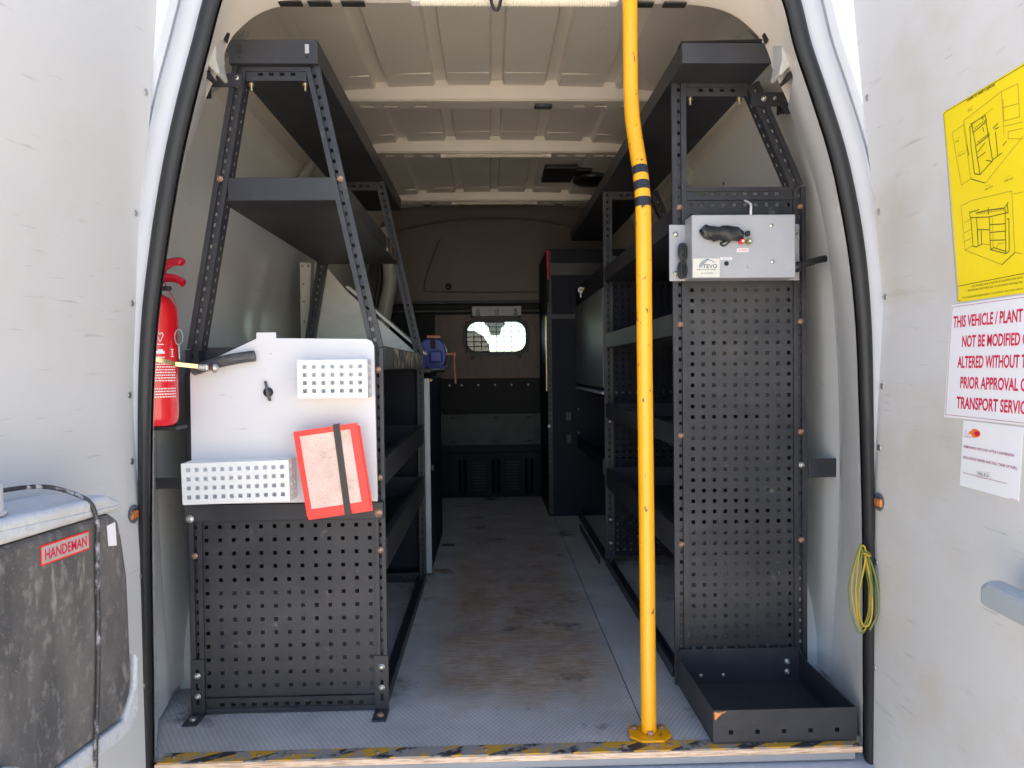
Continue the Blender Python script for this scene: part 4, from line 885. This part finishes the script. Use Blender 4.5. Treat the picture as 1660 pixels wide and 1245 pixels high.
# ------------------------------------------------------------------ water tank on the left door
ANG = R(8)
mt = Matrix.Translation((-.684, -.268, 0)) @ Matrix.Rotation(-R(90)-ANG, 4, 'Z')      # local x runs along the door towards its free edge, local y towards the aisle is +
tk = thing('water_tank', 'dusty dark plastic tank with a grey lid fixed inside the left door', 'tank', (-.75, -.5, .21))
def lb(): 
    b = MB(); b.m = mt; return b
b = lb(); pf = [(.0, .30), (.004, .44), (.006, .485), (.018, .555), (.028, .592), (.05, .606), (.62, .606), (.62, .235), (.03, .235), (.006, .27)]
b.prism([(u, 0, z) for u, z in pf], (0, -.13, 0)); tb = b.build('tank_body', 'tank', tk, bevel=.012, seg=3)
b = lb(); b.prism([(-.004, -.02, .25), (-.004, -.02, .40), (.02, -.02, .40), (.02, -.02, .25)], (0, -.10, 0)); b.build('side_lug', 'tank', tk, bevel=.006)
b = lb(); b.prism([(.012, .0, .607), (.028, .004, .625), (.06, .004, .640), (.62, .004, .652), (.62, .004, .607)], (0, -.135, 0)); b.build('lid', 'tank_lid', tk, bevel=.016, seg=4)
b = lb(); b.prism([(-.012, .003, .232), (-.014, .003, .33), (-.006, .003, .34), (0.0, .003, .28), (.03, .003, .234), (.62, .003, .234), (.62, .003, .205), (.02, .003, .205)], (0, -.13, 0)); b.build('base_rim', 'tank_lid', tk, bevel=.004)
b = lb(); b.lathe([(.045, .646), (.047, .650), (.042, .654), (.041, .690), (.036, .695)], (.285, -.055, 0), 28); b.build('filler_cap', 'tank_lid', tk, True)
b = lb(); b.tube(smooth_curve([(.25, -.045, .677), (.19, -.045, .674), (.15, -.038, .668), (.122, -.022, .655), (.108, .002, .636), (.101, .009, .60), (.098, .006, .55), (.099, .005, .40), (.106, .006, .30), (.115, .008, .225), (.118, .008, .12)], 6), .0037, 10); b.build('cord', 'cord', tk, True)
ez = mt.to_3x3() @ Vector((-1, 0, 0)); up = Vector((0, 0, 1)); nrm = ez.cross(up)
def tp_(u, z, d=0.0): return mt @ Vector((u, 0, z)) + nrm*d
b = MB(); b.prism([tp_(.219, .559, .0008), tp_(.110, .559, .0008), tp_(.110, .590, .0008), tp_(.219, .590, .0008)], nrm*.0006); lb1 = b.build('name_plate', 'red_vinyl', tk)
b = MB(); b.prism([tp_(.2165, .5615, .0015), tp_(.1125, .5615, .0015), tp_(.1125, .5875, .0015), tp_(.2165, .5875, .0015)], nrm*.0003); b.build('plate_field', mat('dusty_pink_plate', (.46, .38, .34), .5, var=.1, vscale=60), lb1)
text('lettering', 'HANDEMAN', tp_(.211, .5665, .0018), ez, up, .093, .0165, 'ink_red', lb1, .012)
b = MB(); b.prism([tp_(.062, .552, .0008), tp_(.040, .548, .0008), tp_(.043, .590, .0008), tp_(.065, .588, .0008)], nrm*.0006); b.build('blank_sticker', 'sign_white', tk)
b = lb(); b.prism([(.30, .002, .30), (.62, .002, .30), (.62, .002, .2), (.30, .002, .2)], (0, .03, 0)); b.build('tap_guard', 'tank_lid', tk, bevel=.006)

# ------------------------------------------------------------------ notices on the right door
def P3(y, z, d): x, yy, zz = door_R(y, z, d); return (x, yy, zz)
def flat_notice(name, label, cat, corners, m, d=.0008):
    t = thing(name, label, cat, P3(sum(c[0] for c in corners)/len(corners), min(c[1] for c in corners), 0))
    L = len(corners); lf = [c for c in corners if c[0] > -.32]; rt = [c for c in corners if c[0] <= -.32] or corners[1:3]
    TL, BL = max(lf, key=lambda c: c[1]), min(lf, key=lambda c: c[1]); TR, BR = max(rt, key=lambda c: c[1]-c[0]*.01), min(rt, key=lambda c: c[1]+c[0]*.01)
    rows = []
    for k in range(33):
        u = k/32; a = (TL[0]+(BL[0]-TL[0])*u, TL[1]+(BL[1]-TL[1])*u); b = (TR[0]+(BR[0]-TR[0])*u, TR[1]+(BR[1]-TR[1])*u)
        pa = [(a[0]+(b[0]-a[0])*s, a[1]+(b[1]-a[1])*s) for s in (0, .25, .5, .75, 1)]
        rows.append([P3(y, z, d+.0008) for y, z in pa]+[P3(y, z, d) for y, z in pa[::-1]])
    q = MB().strip(rows, True).build('sheet', m, t); return t, q
def pline(pts, wd, d=.0022):
    b = MB()
    for (y0, z0), (y1, z1) in zip(pts, pts[1:]):
        v = Vector((y1-y0, z1-z0)); L = v.length
        if L < 1e-6: continue
        v /= L; nx = Vector((-v.y, v.x))*wd/2; e = v*wd*.3
        q = [(y0-e.x+nx.x, z0-e.y+nx.y), (y1+e.x+nx.x, z1+e.y+nx.y), (y1+e.x-nx.x, z1+e.y-nx.y), (y0-e.x-nx.x, z0-e.y-nx.y)]
        b.add([P3(y, z, d) for y, z in q], [(0, 1, 2, 3)])
    return b
def dtext(parent, body, y, z, length, height, m, bold=0., slope=0., d=.0022):
    a = Vector(P3(y, z, d)); upv = (Vector(P3(y, z+height, d))-a).normalized()
    return text('lettering', body, a, (0, -1, slope), upv, length, height, m, parent, bold, 0)
#N0
pst, pq = flat_notice("poster", "yellow shelf loading poster with rack drawings on the right door", "poster", [(-0.2703, 1.3139), (-0.6, 1.3216), (-0.6, 0.9641), (-0.2711, 0.9643)], "poster")
for nm, LN, mm_, ww in (("drawing", [[(-0.3395,1.2643),(-0.3378,1.2265),(-0.3405,1.1831),(-0.3545,1.1776),(-0.3465,1.2635),(-0.3395,1.2643)],[(-0.3465,1.2635),(-0.3429,1.2683),(-0.3813,1.2705),(-0.3816,1.2591),(-0.3884,1.1920),(-0.3545,1.1776)],[(-0.3489,1.2528),(-0.3816,1.2591)],[(-0.3521,1.2285),(-0.3852,1.2355)],[(-0.3515,1.2071),(-0.3723,1.2110)],[(-0.3530,1.2166),(-0.3734,1.2265)],[(-0.3727,1.1971),(-0.3878,1.1911)],[(-0.3300,1.1767),(-0.3653,1.1606)],[(-0.4014,1.2361),(-0.4013,1.1977)],[(-0.3899,1.1936),(-0.4119,1.1986)],[(-0.4155,1.2095),(-0.4241,1.2137)],[(-0.3731,1.2689),(-0.3753,1.2661)],[(-0.3720,1.2534),(-0.3736,1.2459)],[(-0.3279,1.2349),(-0.3300,1.2178)],[(-0.3968,1.2437),(-0.4088,1.2484)],[(-0.4001,1.2408),(-0.4102,1.2410)],[(-0.3201,1.1199),(-0.3209,1.1102),(-0.3361,1.1074),(-0.3695,1.1015),(-0.4090,1.0998),(-0.4162,1.0988)],[(-0.3201,1.1199),(-0.3360,1.1188),(-0.3445,1.1199)],[(-0.3370,1.1146),(-0.3680,1.1134),(-0.4085,1.1082),(-0.4180,1.1155)],[(-0.3222,1.1094),(-0.3228,1.0594),(-0.3326,1.0560),(-0.3360,1.0573),(-0.3375,1.1072)],[(-0.3360,1.0573),(-0.3459,1.0592),(-0.3472,1.0826)],[(-0.3365,1.0864),(-0.3679,1.0800)],[(-0.3701,1.1014),(-0.3673,1.0458),(-0.4039,1.0334),(-0.4096,1.1062)],[(-0.3673,1.0458),(-0.3754,1.0481),(-0.4036,1.0374)],[(-0.3706,1.0880),(-0.4083,1.0824)],[(-0.3692,1.0749),(-0.4072,1.0705)],[(-0.3685,1.0617),(-0.4056,1.0561)],[(-0.4039,1.0334),(-0.4121,1.0360),(-0.4169,1.0893),(-0.4127,1.0892)],[(-0.3927,1.0167),(-0.4256,1.0322)],[(-0.3698,1.1175),(-0.3686,1.1062)],[(-0.4154,1.1135),(-0.4162,1.0988)],[(-0.3378,1.0852),(-0.3361,1.0581)]], "ink_dark", .0015), ("drawing", [[(-0.3511,1.2584),(-0.3534,1.2594),(-0.3541,1.2560)],[(-0.3562,1.2591),(-0.3585,1.2601),(-0.3591,1.2567)],[(-0.3612,1.2598),(-0.3636,1.2608),(-0.3640,1.2574)],[(-0.3661,1.2605),(-0.3684,1.2615),(-0.3690,1.2581)],[(-0.3711,1.2611),(-0.3734,1.2622),(-0.3740,1.2588)],[(-0.3760,1.2618),(-0.3783,1.2628),(-0.3787,1.2595)],[(-0.3808,1.2625),(-0.3830,1.2635),(-0.3836,1.2601)],[(-0.3555,1.2329),(-0.3581,1.2344),(-0.3587,1.2306)],[(-0.3602,1.2337),(-0.3628,1.2352),(-0.3634,1.2315)],[(-0.3650,1.2346),(-0.3675,1.2361),(-0.3680,1.2324)],[(-0.3695,1.2355),(-0.3722,1.2369),(-0.3727,1.2333)],[(-0.3742,1.2363),(-0.3769,1.2378),(-0.3773,1.2341)],[(-0.3788,1.2372),(-0.3815,1.2386),(-0.3820,1.2350)],[(-0.3835,1.2380),(-0.3860,1.2395),(-0.3865,1.2358)],[(-0.3394,1.1119),(-0.3422,1.1167)],[(-0.3440,1.1114),(-0.3468,1.1162)],[(-0.3487,1.1109),(-0.3514,1.1157)],[(-0.3532,1.1104),(-0.3559,1.1152)],[(-0.3578,1.1099),(-0.3605,1.1147)],[(-0.3622,1.1094),(-0.3649,1.1142)],[(-0.3668,1.1090),(-0.3694,1.1137)],[(-0.3712,1.1085),(-0.3738,1.1132)],[(-0.3756,1.1080),(-0.3783,1.1128)],[(-0.3801,1.1075),(-0.3826,1.1123)],[(-0.3844,1.1071),(-0.3870,1.1118)],[(-0.3888,1.1066),(-0.3912,1.1113)],[(-0.3930,1.1062),(-0.3956,1.1108)],[(-0.3973,1.1057),(-0.3997,1.1104)],[(-0.4015,1.1053),(-0.4040,1.1099)],[(-0.4057,1.1048),(-0.4082,1.1095)]], "ink_dark", .0009), ("faint_drawing", [[(-0.2908,1.2694),(-0.3240,1.2736),(-0.3264,1.2801),(-0.4243,1.2948),(-0.4621,1.2930),(-0.4585,1.2418),(-0.4235,1.2469),(-0.4260,1.2815)],[(-0.2908,1.2694),(-0.3035,1.1723)],[(-0.3240,1.2736),(-0.3300,1.1767),(-0.3035,1.1723)],[(-0.3263,1.2792),(-0.3292,1.2345)],[(-0.4243,1.2948),(-0.4205,1.2258)],[(-0.3665,1.1602),(-0.4609,1.2098)],[(-0.4223,1.2388),(-0.4640,1.2318)],[(-0.4305,1.2277),(-0.4626,1.2224)],[(-0.4305,1.2277),(-0.4288,1.2165),(-0.4605,1.2067)],[(-0.4253,1.2682),(-0.4603,1.2625)],[(-0.3448,1.2532),(-0.3469,1.2669),(-0.4001,1.2754)],[(-0.2978,1.1359),(-0.3299,1.1389),(-0.4282,1.1319),(-0.4251,1.0323),(-0.3927,1.0167),(-0.3003,1.0557),(-0.2987,1.1057),(-0.2978,1.1359)],[(-0.4324,1.1258),(-0.4522,1.1245)],[(-0.4256,1.0322),(-0.4424,1.0270)],[(-0.3030,1.1048),(-0.3250,1.1079)],[(-0.3009,1.0865),(-0.3215,1.0901)],[(-0.2991,1.0709),(-0.3212,1.0745)],[(-0.3003,1.0557),(-0.3210,1.0607)],[(-0.3781,1.0971),(-0.3741,1.0483)],[(-0.3473,1.0590),(-0.3683,1.0546)],[(-0.3818,1.0470),(-0.3889,1.0529),(-0.4014,1.0516)]], "ink_faint", .0012)):
    b = MB()
    for p in LN:
        q = pline(p, ww); b.add(q.v, q.f)
    b.build(nm, mm_, pst)["kind"] = "stuff"
pline([(-0.2704, 0.9938),(-0.4391, 0.9955), (-.60, 0.9955)], .0011).build("rule", "ink_dark", pst)
b = pline([(-0.6, 1.3177), (-0.2819, 1.3116), (-0.2723, 1.3093), (-0.2707, 0.9689), (-0.2799, 0.9657)], .0011); b.build("border", "ink_dark", pst)
dtext(pst, "Guide to Shelf Capacity", -0.3387, 1.3086, 0.0729, 0.0050, "ink_dark", 0.020, 0.0151)
dtext(pst, "1 shelf", -0.3396, 1.2947, 0.0139, 0.0020, "ink_faint", 0.000, 0.1014)
dtext(pst, "60kg", -0.3390, 1.2913, 0.0104, 0.0030, "ink_dark", 0.000, 0.0288)
dtext(pst, "3 shelf", -0.2975, 1.2548, 0.0148, 0.0020, "ink_faint", 0.000, 0.0270)
dtext(pst, "60kg", -0.2973, 1.2496, 0.0098, 0.0030, "ink_dark", 0.000, 0.0408)
dtext(pst, "2 shelves", -0.3008, 1.2290, 0.0191, 0.0020, "ink_faint", 0.000, 0.0262)
dtext(pst, "60kg each", -0.3004, 1.2235, 0.0200, 0.0030, "ink_dark", 0.000, 0.0350)
dtext(pst, "1 shelf", -0.4147, 1.1550, 0.0112, 0.0020, "ink_faint", 0.000, 0.1261)
dtext(pst, "60kg each", -0.4130, 1.1498, 0.0207, 0.0030, "ink_dark", 0.000, 0.0580)
dtext(pst, "1 shelf", -0.3652, 1.1532, 0.0118, 0.0020, "ink_faint", 0.000, 0.0508)
dtext(pst, "60kg each", -0.3641, 1.1477, 0.0198, 0.0030, "ink_dark", 0.000, 0.1168)
dtext(pst, "ALL FIGURES GIVE A MAXIMUM LOADING FOR EACH", -0.3123, 0.9876, 0.1258, 0.0035, "ink_dark", 0.000, 0.0040)
dtext(pst, "INDIVIDUAL SHELF RELATED TO AN EVENLY DISTRIBUTED", -0.2998, 0.9811, 0.1382, 0.0035, "ink_dark", 0.000, -0.0022)
dtext(pst, "IT IS THE DRIVERS RESPONSIBILITY TO ENSURE THAT THE LOAD IS", -0.2847, 0.9693, 0.1540, 0.0032, "ink_dark", 0.000, 0.0039)
sg, sq = flat_notice("sign", "white sign with red capital lettering about modifying the vehicle", "sign", [(-0.2524, 0.9605), (-0.4394, 0.9605), (-.62,0.9615), (-.62,0.7501), (-0.4541, 0.7501), (-0.2466, 0.7501)], "sign_white")
pline([(-.62,0.9578),(-0.2559, 0.9563),(-0.2513, 0.7551),(-.62,0.7528)], .0008).build("border", "ink_wine", sg)
dtext(sg, "THIS VEHICLE / PLANT", -0.2613, 0.9182, 0.1802, 0.0211, "ink_red", 0.022, 0.0000)
dtext(sg, "NOT BE MODIFIED O", -0.2903, 0.8813, 0.1677, 0.0209, "ink_red", 0.022, -0.0101)
dtext(sg, "ALTERED WITHOUT T", -0.2799, 0.8433, 0.1747, 0.0215, "ink_red", 0.022, -0.0006)
dtext(sg, "PRIOR APPROVAL O", -0.2906, 0.8063, 0.1689, 0.0209, "ink_red", 0.022, -0.0059)
dtext(sg, "TRANSPORT SERVIC", -0.2825, 0.7693, 0.1772, 0.0214, "ink_red", 0.022, -0.0040)
py, pyq = flat_notice("notice", "small white payload notice below the red lettered sign", "notice", [(-0.3033, 0.7481), (-0.4543, 0.7468), (-0.4509, 0.6265), (-0.3011, 0.6293)], "sign_white", .0004)
dtext(py, "REMAINING PAYLOAD AFTER CONVERSION", -0.3092, 0.6988, 0.1285, 0.0046, "ink_wine", 0.010, -0.0125)
dtext(py, "(INCLUDING DRIVER AND FULL TANK OF FUEL)", -0.3087, 0.6796, 0.1370, 0.0046, "ink_wine", 0.010, -0.0153)
dtext(py, "795 KG", -0.3499, 0.6538, 0.0292, 0.0062, "ink_grey", 0.000, 0.0479)
dtext(py, "UK", -0.3100, 0.7283, 0.0059, 0.0028, "ink_wine", 0.000, 0.0169)
dtext(py, "Power", -0.3104, 0.7234, 0.0122, 0.0028, "ink_wine", 0.000, 0.0000)
dtext(py, "Networks", -0.3101, 0.7185, 0.0191, 0.0028, "ink_wine", 0.000, -0.0052)
dtext(py, "UK POWER", -0.4337, 0.6272, 0.0158, 0.0020, "ink_red", 0.000, 0.0063)
pline([(-0.31, 0.6537),(-0.4233, 0.6513)], .0007).build("rule", "ink_wine", py)
pline([(-0.3472, 0.6615),(-0.3817, 0.6634),(-0.3846, 0.6524),(-0.349, 0.6508),(-0.3472, 0.6615)], .0004).build("figure_box", "ink_faint", py)
MB().prism([P3(-0.3359-0.0167*math.cos(t)*(1 if math.cos(t)>0 else .9), 0.7271+0.0077*math.sin(t)*(1 if math.cos(t)>-.3 else .5), .0019) for t in rng_(0, 2*math.pi, 25)[:-1]], (-.0002,0,0)).build("logo", "orange", py)
MB().prism([P3(-0.3438-0.0070*math.cos(t), 0.7271+0.0042*math.sin(t), .0023) for t in rng_(0, 2*math.pi, 21)[:-1]], (-.0002,0,0)).build("logo_core", "ink_red", py)
#N1

# pale sheet glimpsed through the lower holes of the left end panel
box('backing_sheet', (-.744, .262, .014), (-.50, .266, .30), 'grey_steel', LX)
